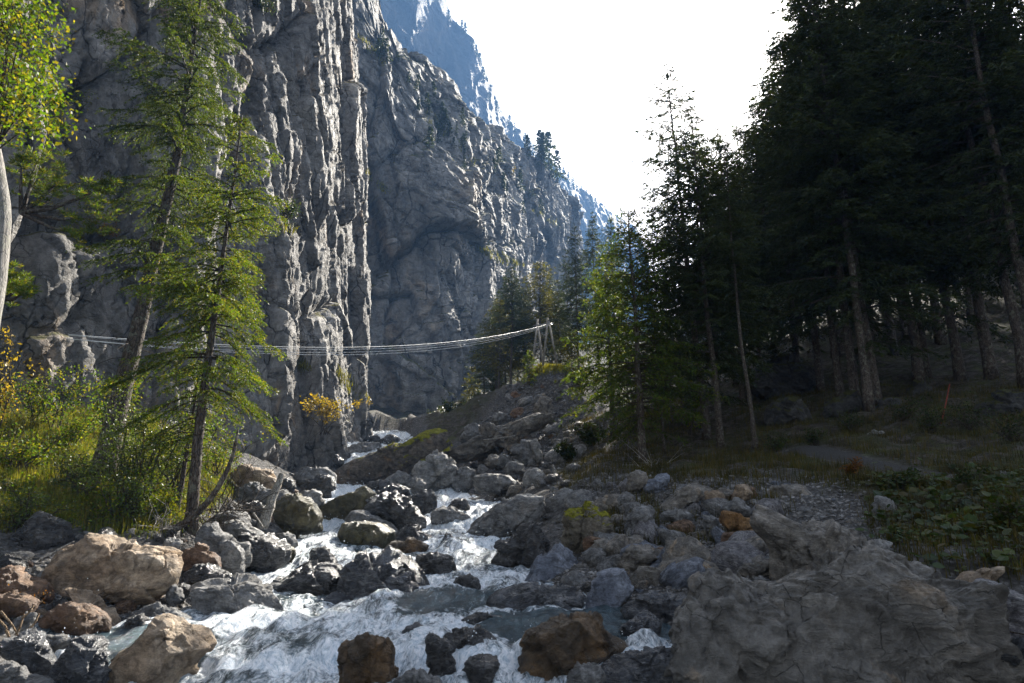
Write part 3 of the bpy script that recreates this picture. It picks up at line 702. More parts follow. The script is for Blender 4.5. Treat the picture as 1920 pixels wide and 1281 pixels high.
# --- upper stream
B([(555,929),(567,919),(593,922),(609,938),(596,956),(576,949),(560,943)], 'pale', 'tilted slab with sunlit top behind the driftwood log', D=20.5)
B([(560,915),(581,899),(602,892),(621,896),(624,929),(604,935),(581,925)], 'dark', 'peaked dark boulder in midstream above the green smooth boulder', D=22.5)
B([(512,929),(530,918),(544,925),(536,940),(518,940)], 'grey', 'small bright-edged rock beside the top of the driftwood log', D=19.5, cat='rock', name='rock')
B([(518,908),(532,896),(548,901),(550,919),(525,923)], 'dark', 'small squarish dark rock near the cliff foot', D=22.5, cat='rock', name='rock')
B([(597,957),(623,937),(657,923),(680,917),(697,927),(699,963),(667,972),(613,972)], 'olive', 'smooth greenish boulder parting the upper rapid', D=20.5, rough=.6)
B([(687,965),(713,938),(747,940),(782,967),(785,987),(747,994),(713,984)], 'dark', 'stack of thin tilted dark layers in midstream', D=19.3, strata=(.5, -.2, 1), rough=1.6)
B([(648,986),(653,976),(670,961),(693,965),(733,981),(750,1000),(707,990)], 'grey', 'wet rock with shining grey top lying on the olive boulder', D=18.9)
B([(630,1000),(640,983),(667,978),(707,980),(737,997),(732,1019),(713,1031),(667,1029),(633,1016)], 'olive', 'olive brown rounded boulder in the middle of the rapid', D=17.2, rough=.6)
B([(720,1029),(740,1015),(773,1013),(802,1023),(790,1040),(740,1040)], 'rust', 'low rust brown rock under the dark two-humped rock', D=16.6)
B([(740,1010),(763,985),(787,993),(807,1007),(803,1025),(747,1017)], 'dark', 'dark two-humped rock beside the olive brown boulder', D=17.6)
B([(705,925),(733,911),(763,918),(772,945),(740,950),(708,942)], 'dark', 'dark flat-topped rock left of the small upper fall', D=23.4)
B([(771,932),(793,913),(813,925),(817,955),(780,958)], 'dark', 'blocky dark rock at the rim of the small upper fall', D=22.6)
B([(806,962),(827,951),(853,953),(882,972),(865,994),(812,990)], 'grey', 'grey boulder washed over by the cascade', D=20.5, rough=.7)
B([(838,952),(853,936),(873,936),(879,956)], 'dark', 'small black rock inside the small upper fall', D=23.0, cat='rock', name='rock')
B([(575,1049),(583,1030),(613,1028),(636,1054),(620,1064),(578,1060)], 'dark', 'small dark rock upstream of the broad whale-backed boulder', D=14.4, cat='rock', name='rock')
B([(505,1112),(530,1087),(567,1063),(593,1053),(620,1053),(643,1070),(655,1087),(640,1115),(615,1138),(563,1141),(511,1124)], 'dark', 'broad whale-backed dark boulder in midstream with white flecks', D=11.6, rough=.8)
B([(612,1135),(637,1097),(667,1067),(693,1047),(717,1040),(735,1067),(760,1087),(770,1120),(775,1139),(713,1152),(650,1149)], 'slate', 'jagged black boulder with craggy crest in the centre of the stream', D=11.3, rough=1.6, ncut=12)
B([(713,1057),(723,1040),(743,1032),(763,1048),(790,1075),(806,1102),(790,1110),(763,1099),(740,1079)], 'dark', 'smooth shiny purple-black boulder leaning on the jagged boulder', D=12.2, rough=.5)
B([(775,1059),(790,1040),(813,1038),(842,1047),(842,1083),(800,1087)], 'dark', 'cubic dark rock between the white chutes', D=13.4)
B([(826,1015),(837,1002),(858,1013),(843,1033)], 'dark', 'small black rock splashed by the cascade', D=17.2, cat='rock', name='rock')
B([(846,1102),(857,1083),(877,1075),(897,1087),(899,1105),(870,1110)], 'dark', 'lone small grey-black rock in open white water', D=12.2, cat='rock', name='rock')
B([(748,1202),(763,1177),(783,1170),(804,1187),(795,1203),(773,1208)], 'slate', 'small round black rock above the brown boulder', D=9.0, cat='rock', name='rock')
B([(635,1249),(643,1213),(687,1197),(727,1200),(742,1217),(739,1265),(715,1295),(637,1295)], 'rust', 'brown-orange block in the stream at the bottom of the photo', D=7.4, rough=.8)
B([(803,1202),(810,1187),(833,1199),(854,1227),(859,1265),(830,1282),(807,1262)], 'dark', 'narrow upright wet rock between the two lower falls', D=7.7)
B([(828,1199),(853,1180),(890,1181),(923,1202),(932,1229),(897,1240),(850,1222)], 'dark', 'rounded black boulder above the two lower falls', D=8.1)
B([(856,1265),(893,1233),(927,1233),(930,1295),(858,1295)], 'dark', 'dark wet rock below the rounded black boulder', D=7.5)
B([(733,1290),(763,1263),(797,1261),(822,1280),(832,1300),(738,1300)], 'grey', 'grey rock under the narrow lower fall at the photo bottom', D=7.0)
B([(981,1217),(1000,1187),(1057,1171),(1110,1167),(1132,1195),(1166,1221),(1136,1238),(1098,1258),(1060,1292),(998,1296),(983,1262)], 'rust', 'large rust-orange boulder with grey crest in the foreground', D=7.5, rough=.8, lo=.58)
B([(1127,1262),(1158,1233),(1211,1226),(1268,1224),(1302,1250),(1318,1298),(1129,1298)], 'slate', 'wet boulder overrun by a thin veil of water', D=7.1, rough=.6)
B([(1060,1284),(1086,1253),(1125,1250),(1133,1298),(1064,1298)], 'grey', 'small grey rock wedged beside the large rust-orange boulder', D=6.9)
# --- shore below the rubble bank
B([(878,995),(903,973),(930,950),(963,936),(1013,933),(1025,980),(980,999),(940,1007),(895,1003)], 'grey', 'grey boulder with broad sunlit top beside the cascade', D=18.2, rough=.7)
B([(1015,947),(1040,930),(1067,923),(1085,953),(1069,979),(1027,980)], 'grey', 'rounded grey boulder behind the boulder with broad sunlit top', D=18.8)
B([(925,1049),(947,1020),(980,1000),(1013,985),(1032,1010),(1025,1043),(990,1068),(931,1066)], 'dark', 'dark slanting boulder with streaked bedding at the stream edge', D=14.6, strata=(-.8, 0, 1), rough=1.3)
B([(981,1099),(1007,1053),(1043,1019),(1053,1028),(1081,1050),(1083,1085),(1060,1103),(1000,1106)], 'blue', 'pointed blue-grey boulder standing at the water edge', D=12.4, rough=.6)
B([(920,1135),(947,1115),(1000,1102),(1047,1105),(1097,1116),(1105,1148),(1047,1166),(997,1166),(945,1150)], 'slate', 'flat wet slabs gleaming blue below the pointed blue-grey boulder', D=10.3)
B([(861,1165),(900,1153),(960,1159),(955,1172),(880,1174)], 'dark', 'low rock just breaking the surface of the dark pool', D=9.6)
B([(1099,1136),(1110,1091),(1148,1071),(1168,1075),(1182,1105),(1165,1141),(1129,1158)], 'blue', 'dark blue rounded boulder near the gleaming slabs', D=10.2, rough=.5)
B([(1056,1016),(1060,969),(1086,950),(1120,959),(1146,985),(1136,1026),(1110,1047),(1070,1047)], 'mossy', 'moss-capped block in the rubble beside the pointed boulder', D=13.6)
B([(1101,1045),(1115,1019),(1139,1010),(1151,1029),(1136,1061)], 'shade', 'upright brown-grey rock at the flank of the moss-capped block', D=12.9)
B([(1142,1040),(1163,1018),(1201,1008),(1213,1029),(1182,1057)], 'shade', 'smooth grey-brown rock behind the bluish slanting slab', D=12.5)
B([(1204,1064),(1240,1042),(1278,1016),(1301,1018),(1299,1050),(1268,1076),(1230,1076)], 'blue', 'bluish slanting slab in the middle of the rubble bank', D=11.8)
B([(1160,1062),(1185,1030),(1225,1022),(1240,1040),(1204,1072),(1170,1080)], 'shade', 'dull brown rock touching the lower end of the bluish slab', D=11.9)
B([(1178,1083),(1206,1064),(1240,1066),(1268,1080),(1313,1086),(1309,1112),(1240,1119),(1190,1114)], 'shade', 'long low rock with pale nose below the bluish slab', D=10.9)
B([(1170,1146),(1187,1127),(1249,1118),(1309,1118),(1309,1150),(1264,1171),(1180,1168)], 'slate', 'dark lumpy shelf of rock at the pool edge', D=9.4)
B([(1163,1189),(1182,1162),(1211,1150),(1237,1172),(1232,1213),(1192,1226)], 'slate', 'black pyramid-like rock in the corner of the dark pool', D=8.4)
B([(1424,987),(1431,950),(1470,969),(1503,993),(1560,990),(1615,1000),(1625,1016),(1606,1059),(1537,1104),(1460,1096),(1463,1031)], 'shade', 'huge flat-faced slab leaning behind the biggest foreground boulder', D=9.5, depth=.5, rough=.7)
B([(1271,1213),(1283,1172),(1307,1134),(1350,1095),(1393,1098),(1420,1122),(1460,1112),(1475,1180),(1450,1250),(1440,1310),(1271,1310)], 'giant', 'smoother grey lobe attached to the water side of the biggest boulder', D=7.0, depth=.8, rough=1.0, strata=(1, 0, .4), scallop=1.3)
B([(1398,1180),(1460,1110),(1537,1098),(1580,1071),(1637,1051),(1661,1071),(1719,1099),(1786,1128),(1824,1168),(1863,1215),(1915,1256),(1940,1320),(1400,1320)], 'giant', 'biggest foreground boulder, eroded into scalloped ridges', D=6.7, depth=.7, rough=.55, strata=(.35, 0, 1), lo=.58, scallop=3.0, k=7)
B([(1820,1141),(1834,1104),(1863,1096),(1911,1108),(1940,1129),(1935,1193),(1882,1215),(1858,1219),(1827,1169)], 'purple', 'purple-grey veined boulder at the edge of the photo behind the biggest boulder', D=7.6)
B([(1731,1102),(1748,1083),(1771,1085),(1781,1107)], 'grey', 'small grey rock peeping over the biggest boulder', D=8.2, cat='rock', name='rock')
B([(1796,1093),(1815,1073),(1848,1071),(1882,1061),(1886,1073),(1845,1094)], 'tan', 'flat tan rock in front of the dark leafy undergrowth', D=8.6)
B([(1614,1040),(1642,1013),(1673,1018),(1663,1031),(1637,1048)], 'pale', 'pale splintered rock at the end of the huge flat-faced slab', D=9.6)
B([(1860,1227),(1886,1210),(1940,1204),(1940,1265)], 'slate', 'black rock cropped by the photo edge below the veined boulder', D=6.6)
B([(1439,925),(1446,908),(1517,908),(1524,943),(1479,952),(1444,939)], 'shade', 'rectangular grey-brown block at the top of the rubble bank', D=14.6)
B([(1350,978),(1357,960),(1383,965),(1416,978),(1414,996),(1374,998)], 'orange', 'ochre orange lens-shaped rock in the rubble bank', D=12.6)
B([(1386,1026),(1398,999),(1422,996),(1438,1009),(1428,1027)], 'orange', 'orange and grey cracked rock under the ochre lens-shaped rock', D=11.9)
B([(1353,1016),(1359,999),(1383,999),(1383,1022)], 'brown', 'small brown cube of rock beside the orange cracked rock', D=12.0, cat='rock', name='rock')
B([(1343,1040),(1359,1025),(1374,1030),(1366,1041)], 'orange', 'smallest orange rock, below the brown cube of rock', D=11.5, cat='rock', name='rock')
B([(1376,935),(1383,915),(1402,910),(1412,923),(1404,938)], 'tan', 'yellowish cube-like rock high in the rubble bank', D=14.2)
B([(1321,939),(1326,920),(1355,922),(1361,942)], 'tan', 'light brown block next to the yellowish cube-like rock', D=14.4)
B([(1238,949),(1268,925),(1292,910),(1316,923),(1309,939),(1273,952)], 'shade', 'long dark wedge of rock near the bank top', D=15.0)
B([(1238,972),(1244,958),(1278,958),(1304,966),(1285,979)], 'grey', 'flat oval grey stone below the long dark wedge', D=14.0)
B([(1168,998),(1187,956),(1216,951),(1232,976),(1222,1004),(1175,1014)], 'grey', 'tall grey rock with pale cap in the rubble bank', D=13.9)
B([(1204,920),(1216,901),(1249,889),(1256,899),(1232,926)], 'blue', 'bluish white rock under the grass edge of the bank', D=16.6)
B([(1173,918),(1182,889),(1211,886),(1213,912)], 'shade', 'dark grey boulder next to the bluish white rock', D=17.2)
B([(1338,1069),(1364,1037),(1398,1037),(1404,1057),(1355,1090)], 'grey', 'rounded grey rock below the orange cracked rock', D=11.0)
B([(1377,1074),(1422,1047),(1460,1051),(1467,1088),(1407,1100)], 'shade', 'layered grey rock against the huge flat-faced slab', D=10.3, strata=(.2, 0, 1), rough=1.3)
B([(1353,954),(1379,936),(1412,951),(1404,968),(1369,968)], 'grey', 'grey layered rock resting over the ochre lens-shaped rock', D=13.2)
B([(1316,988),(1322,968),(1345,972),(1348,992)], 'grey', 'squat grey rock beside the ochre lens-shaped rock', D=12.9, cat='rock', name='rock')
B([(1300,1090),(1330,1075),(1362,1092),(1350,1108),(1310,1106)], 'grey', 'wedge of grey rock just above the smoother grey lobe', D=10.0)
B([(1393,1104),(1420,1085),(1455,1096),(1462,1113),(1420,1122)], 'grey', 'angular grey rock wedged above the notch of the biggest boulder', D=8.4)
# --- middle distance and rubble cone
B([(624,884),(647,868),(685,852),(726,842),(766,830),(783,816),(803,811),(823,815),(835,834),(825,852),(799,872),(768,896),(742,903),(701,911),(661,911),(628,903)], 'slab', 'long tilted slab with yellow-green mossy end across the upper stream', D=29.5, depth=.45, rough=.6, strata=(.35, 0, 1), lo=.6)
B([(777,899),(795,870),(815,857),(835,859),(864,874),(852,905),(823,918),(785,916)], 'pale', 'cracked boulder with bright crumpled face below the mossy tilted slab', D=27.5, rough=1.5)
B([(846,905),(856,881),(876,873),(892,882),(886,909),(860,922)], 'grey', 'smooth grey boulder beside the bright crumpled boulder', D=27.8, rough=.7)
B([(885,899),(913,888),(947,892),(971,907),(959,920),(893,920)], 'grey', 'long low flat-topped boulder at the foot of the rubble cone', D=25.4, rough=.7)
B([(980,898),(993,881),(1013,879),(1024,893),(1012,910),(986,910)], 'pale', 'pale rounded boulder at the foot of the rubble cone', D=25.0, rough=.6)
B([(858,822),(883,792),(903,799),(905,815),(877,830)], 'grey', 'steep grey block upslope behind the mossy tilted slab', D=38)
B([(811,855),(863,836),(913,812),(1000,776),(1015,793),(949,830),(882,858)], 'shade', 'long brown spine of rock rising across the rubble cone', D=33, depth=.4, strata=(.45, 0, 1))
B([(958,862),(967,832),(997,822),(1009,860),(980,874)], 'grey', 'squarish grey block beside the leaning white stone', D=30.5)
B([(993,827),(1007,822),(1019,857),(1007,865)], 'pale', 'leaning white stone slab on the rubble cone', D=30.0, rough=.6)
B([(941,879),(960,867),(982,870),(982,885),(950,890)], 'grey', 'flat grey rock above the pale rounded boulder', D=28)
B([(928,872),(940,852),(957,854),(962,872)], 'grey', 'smooth dark grey rock behind the flat grey rock', D=30)
B([(638,852),(667,836),(707,832),(715,845),(680,857),(643,864)], 'grey', 'flat grey rock slab leaning behind the mossy tilted slab', D=36)
B([(625,845),(653,808),(682,833),(669,850)], 'grey', 'pyramid-like grey boulder against the cliff foot', D=40)
B([(678,832),(693,816),(712,822),(709,840)], 'dark', 'small glinting rock beside the pyramid-like boulder', D=40, cat='rock', name='rock')
B([(708,826),(733,812),(749,822),(742,842),(711,845)], 'dark', 'small glinting rock beside the highest white cascade', D=39, cat='rock', name='rock')
B([(551,895),(567,876),(613,876),(632,890),(629,907),(555,908)], 'grey', 'low broad rock at the cliff foot left of the mossy slab', D=26)
B([(613,869),(627,852),(645,863),(639,876)], 'dark', 'round dark rock with bright rim near the cliff foot', D=30, cat='rock', name='rock')
B([(681,915),(693,902),(727,902),(732,918)], 'dark', 'wet black rock in front of the mossy tilted slab', D=26)
B([(718,902),(746,884),(768,896),(774,908),(726,910)], 'grey', 'grey wedge at the base of the mossy tilted slab', D=27.5)
B([(760,905),(775,898),(800,905),(798,916),(765,917)], 'grey', 'small flat grey rock between the wedge and the crumpled boulder', D=26, cat='rock', name='rock')
B([(905,870),(922,853),(940,862),(932,880)], 'shade', 'brownish rock on the lower rubble cone', D=30)
B([(1000,770),(1012,745),(1032,748),(1040,790),(1020,800)], 'shade', 'ochre rock outcrop high on the rubble cone', D=38)
B([(918,790),(935,770),(958,778),(950,800)], 'grey', 'grey boulder sunk in the rubble cone slope', D=40)
B([(952,750),(962,735),(985,738),(980,757)], 'brown', 'brown rock near the top of the rubble cone', D=43)

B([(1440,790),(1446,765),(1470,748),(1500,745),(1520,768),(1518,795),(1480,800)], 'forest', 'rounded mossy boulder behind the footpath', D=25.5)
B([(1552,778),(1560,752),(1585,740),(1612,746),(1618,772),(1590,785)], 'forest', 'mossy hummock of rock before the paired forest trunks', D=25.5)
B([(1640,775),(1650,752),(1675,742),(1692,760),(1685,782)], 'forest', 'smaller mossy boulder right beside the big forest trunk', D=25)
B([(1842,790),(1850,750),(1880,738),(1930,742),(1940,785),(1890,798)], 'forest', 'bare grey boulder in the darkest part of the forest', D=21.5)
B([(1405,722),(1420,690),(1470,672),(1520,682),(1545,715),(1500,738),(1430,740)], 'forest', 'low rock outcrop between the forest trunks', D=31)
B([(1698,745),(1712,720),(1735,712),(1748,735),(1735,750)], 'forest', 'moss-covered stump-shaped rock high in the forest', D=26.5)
B([(1625,818),(1635,806),(1655,808),(1658,820),(1640,826)], 'pale', 'pale stone in the grass above the footpath', D=21, cat='rock', name='rock')
B([(1864,894),(1872,884),(1888,886),(1886,898)], 'pale', 'pale stone at the end of the footpath', D=15.2, cat='rock', name='rock')
B([(1637,962),(1650,930),(1672,935),(1680,965),(1660,975)], 'grey', 'grey stone half hidden in the undergrowth edge', D=12.4, cat='rock', name='rock')

B([(428,888),(455,868),(490,880),(522,906),(500,926),(455,914)], 'tan', 'pale split slab on the slope beside the driftwood log', D=19.0, depth=.5)
B([(436,922),(470,908),(512,918),(528,938),(490,946),(445,940)], 'grey', 'layered grey slab under the bare brown twigs', D=18.0, depth=.5, rough=1.4)
B([(395,975),(420,958),(452,962),(466,980),(430,992)], 'grey', 'rounded grey rock at the foot of the twig tangle', D=14.8)
B([(452,950),(480,940),(500,955),(488,975),(458,972)], 'dark', 'dark rock wedged behind the pale straight stick', D=17.0)

def moss_cap(o, test, mat, th=.05):
    me = o.data; n = len(me.vertices); co = np.empty(n * 3); me.vertices.foreach_get('co', co); co = co.reshape(-1, 3)
    no = np.empty(n * 3); me.vertices.foreach_get('normal', no); no = no.reshape(-1, 3)
    f = np.empty(len(me.polygons) * 3, np.int32); me.polygons.foreach_get('vertices', f); f = f.reshape(-1, 3)
    x = (co[:, 0] - co[:, 0].min()) / np.ptp(co[:, 0]); keep = test(x, no[:, 2] + .35 * fbm(co * 1.3, 3, 7))
    ff = f[keep[f].all(1)]; ids, inv = np.unique(ff, return_inverse=True)
    v = co[ids] + no[ids] * (th * (.5 + np.clip(fbm(co[ids] * 5, 3, 9), -.4, 1)))[:, None]
    mk('moss_cap', v, inv.reshape(-1, 3), mat, o)
m_, t_, out_ = newmat('yellow_moss'); n_ = N(t_); co_ = n_.coord('Object'); f_ = n_.noise(co_, 9, 6, .75)
t_.links.new(n_.bsdf(n_.mix(n_.ramp(f_, .3, .7), (.07, .075, .008), (.26, .24, .03)), .95, n_.bump(f_, 1, .08), .1), out_.inputs['Surface'])
for o_ in list(COL.objects):
    if o_.get('label', '').startswith('long tilted slab with'): moss_cap(o_, lambda x, z: (z > .30) & (x > .60) | (z > .72) & (x > .45), m_)
    if o_.get('label', '').startswith('moss-capped block'): moss_cap(o_, lambda x, z: z > .55, m_, .03)
# --- small stones: individuals strewn on both banks
_sv = [rock_unit(3, 900 + i, 10, .55, .9, False) for i in range(7)]
_sm = {}
def stone_mesh(i, mat):
    if (i, mat) not in _sm:
        v, f = _sv[i]; v = finish(v * (1, .8, .62), 1.0, 40 + i, .8)
        o = mk('stone', v, f, R_[mat]); _sm[i, mat] = o.data; bpy.data.objects.remove(o)
    return _sm[i, mat]
def strew(poly, n, s0, s1, mats, label, group, seed, cat='stone', ymin=0):
    r = np.random.default_rng(seed); poly = np.array(poly, float); k = 0
    while k < n:
        x, y = r.uniform(poly.min(0), poly.max(0))
        if not in_poly(np.array([x]), np.array([y]), poly)[0]: continue
        p = hit(x, y); s = s0 * (s1 / s0) ** (r.random() ** 1.6)
        mat = mats[r.integers(len(mats))]
        o = bpy.data.objects.new('stone', stone_mesh(int(r.integers(7)), mat)); COL.objects.link(o)
        o.location = (p[0], p[1], p[2] + s * .12); o.scale = (s * r.uniform(.8, 1.2), s * r.uniform(.8, 1.2), s * r.uniform(.7, 1.1))
        o.rotation_euler = (r.normal() * .35, r.normal() * .35, r.uniform(0, 6.3))
        tag(o, label, cat, group); k += 1
strew([(1080,930),(1180,900),(1240,930),(1440,905),(1600,920),(1640,1000),(1450,1090),(1180,1130),(1090,1040)], 58, .09, .26, ['grey','shade','grey','pale','brown','shade','blue'], 'small loose stone in the rubble bank above the stream', 'small stones of the rubble bank', 11)
strew([(880,860),(960,720),(1060,700),(1100,800),(1080,900),(1000,880),(900,890)], 52, .2, .75, ['grey','shade','brown','grey','pale'], 'loose stone lying on the slope of the rubble cone', 'stones on the rubble cone', 12)
strew([(1080,925),(1180,900),(1240,930),(1440,920),(1470,980),(1400,1080),(1190,1110),(1090,1040)], 66, .22, .55, ['grey','shade','shade','grey','blue','brown','purple'], 'angular rock lodged in the rubble bank above the stream', 'angular rocks of the rubble bank', 18)
strew([(930,1000),(1050,960),(1080,1080),(1180,1120),(1290,1130),(1280,1180),(1180,1160),(960,1110)], 18, .16, .4, ['dark','slate','grey','dark'], 'wet rock along the foot of the rubble bank', 'wet rocks along the foot of the rubble bank', 19)
strew([(0,1060),(90,1050),(130,1140),(240,1130),(330,1110),(360,1180),(180,1200),(60,1190),(0,1180)], 36, .09, .28, ['grey','brown','dark','pale','tan'], 'small stone among the boulders of the near shore', 'small stones of the near shore', 13)
strew([(-20,1040),(60,1045),(90,1060),(80,1085),(-20,1075)], 16, .10, .30, ['grey','dark','brown','shade'], 'stone under the black shaded boulder by the photo edge', 'stones under the overhanging bank', 17)
strew([(120,1005),(330,1000),(360,1030),(330,1015),(160,1015)], 14, .08, .24, ['grey','dark','brown','pale'], 'stone along the lower rim of the grassy bank', 'stones along the rim of the grassy bank', 23)
strew([(430,960),(500,900),(560,880),(640,850),(690,820),(640,880),(560,925),(500,1000),(420,990)], 26, .14, .42, ['grey','dark','pale','brown'], 'rock between the cliff foot and the upper stream', 'rocks along the cliff foot', 14)
strew([(770,880),(900,840),(960,870),(1080,900),(1060,1000),(960,930),(820,925)], 24, .18, .5, ['grey','shade','dark','pale'], 'rock between the upper stream and the rubble cone', 'rocks below the rubble cone', 15)
strew([(560,1000),(620,930),(780,900),(900,940),(900,1010),(780,1040),(600,1080),(480,1080)], 20, .15, .42, ['dark','slate','dark','olive'], 'small wet rock washed by the white rapid', 'small wet rocks in the rapid', 16)
# gravel between the stones
def gravel(polys, n, seed):
    r = np.random.default_rng(seed); P_ = []
    for poly, share in polys:
        poly = np.array(poly, float); q = r.uniform(poly.min(0), poly.max(0), (int(n * share * 3), 2))
        q = q[in_poly(q[:, 0] + r.normal(size=len(q)) * 22, q[:, 1] + r.normal(size=len(q)) * 14, poly)][:int(n * share)]
        # step through the rays together
        a, b = g_of(q[:, 0], q[:, 1]); d = np.full(len(q), 5.); done = np.zeros(len(q), bool); t = 5.
        while t < 60 and not done.all():
            m = ~done; z = ground(a[m] * t, np.full(m.sum(), t)); h_ = z > b[m] * t
            idx = np.nonzero(m)[0][h_]; d[idx] = t; done[idx] = True; t += .12 if t < 20 else .3
        P_.append(np.stack((a, d / d, b), -1)[done] * d[done][:, None])
    P_ = np.vstack(P_); P_[:, 2] = ground(P_[:, 0], P_[:, 1])
    v, f = ico(1); n_ = len(P_)
    s = (.016 + .035 * r.random(n_) ** 3)[:, None, None] * np.clip(P_[:, 1] / 12, .7, 2.6)[:, None, None]
    vv = v[None] * (1 + .35 * r.normal(size=(n_, len(v), 1))) * r.uniform(.5, 1.3, (n_, 1, 3)) * s
    vv[:, :, 2] *= .6
    return (P_[:, None] + vv).reshape(-1, 3), (f[None] + (np.arange(n_) * len(v))[:, None, None]).reshape(-1, 3)
m_, t_, out_ = newmat('pebble_stone'); n_ = N(t_)
cr_ = n_.mix(n_.geo('Random Per Island'), (.06, .057, .053), (.24, .23, .22))
t_.links.new(n_.bsdf(cr_, .8, None, .3), out_.inputs['Surface'])
gv, gf = gravel([([(1080,900),(1180,890),(1600,900),(1650,1000),(1450,1090),(1180,1130),(980,1110),(1060,1000)], .62), ([(880,870),(960,720),(1060,700),(1100,800),(1090,920),(1000,890)], .2), ([(0,1050),(90,1050),(350,1110),(360,1180),(180,1200),(0,1190)], .30)], 13000, 21)
tag(mk('gravel', gv, gf, m_, smooth=False), kind='stuff')

# ================================================================== vegetation
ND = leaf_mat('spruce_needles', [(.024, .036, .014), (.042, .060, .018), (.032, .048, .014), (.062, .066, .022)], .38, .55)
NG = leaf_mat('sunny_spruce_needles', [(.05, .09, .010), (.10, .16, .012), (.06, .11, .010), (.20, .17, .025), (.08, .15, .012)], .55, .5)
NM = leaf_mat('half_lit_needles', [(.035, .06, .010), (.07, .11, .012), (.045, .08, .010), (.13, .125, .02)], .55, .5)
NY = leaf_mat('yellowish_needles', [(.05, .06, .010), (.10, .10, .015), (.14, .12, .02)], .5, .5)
LB = leaf_mat('beech_leaves', [(.05, .10, .008), (.09, .155, .010), (.15, .19, .012), (.22, .18, .02), (.07, .135, .010), (.06, .12, .01)], .55, .5, spec=.12)
LW = leaf_mat('willow_leaves', [(.04, .07, .015), (.07, .105, .025), (.10, .13, .03)], .45, .42, spec=.35)
LY = leaf_mat('autumn_leaves', [(.22, .17, .02), (.32, .22, .03), (.16, .14, .02)], .5, .45)
LR = leaf_mat('russet_leaves', [(.16, .06, .015), (.22, .10, .02), (.10, .06, .015)], .5, .45)
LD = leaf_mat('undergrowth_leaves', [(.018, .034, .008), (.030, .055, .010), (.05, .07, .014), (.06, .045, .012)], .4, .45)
GR = leaf_mat('grass_blades', [(.06, .09, .008), (.11, .13, .012), (.17, .15, .03), (.09, .12, .010), (.22, .17, .045)], .5, .5)
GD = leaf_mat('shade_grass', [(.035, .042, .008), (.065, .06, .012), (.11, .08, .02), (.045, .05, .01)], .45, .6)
GM = leaf_mat('bright_moss_grass', [(.13, .13, .012), (.19, .18, .018), (.09, .10, .010)], .45, .6)
BK = bark_mat('spruce_bark', (.055, .042, .033), (.13, .105, .085), 1., .5)
BKP = bark_mat('pale_bark', (.15, .14, .125), (.29, .27, .245), 1., .3, .2)
WOOD = bark_mat('twig_wood', (.045, .035, .026), (.09, .07, .052), 2.)
GREYW = bark_mat('weathered_wood', (.26, .24, .21), (.46, .43, .38), 1.2)

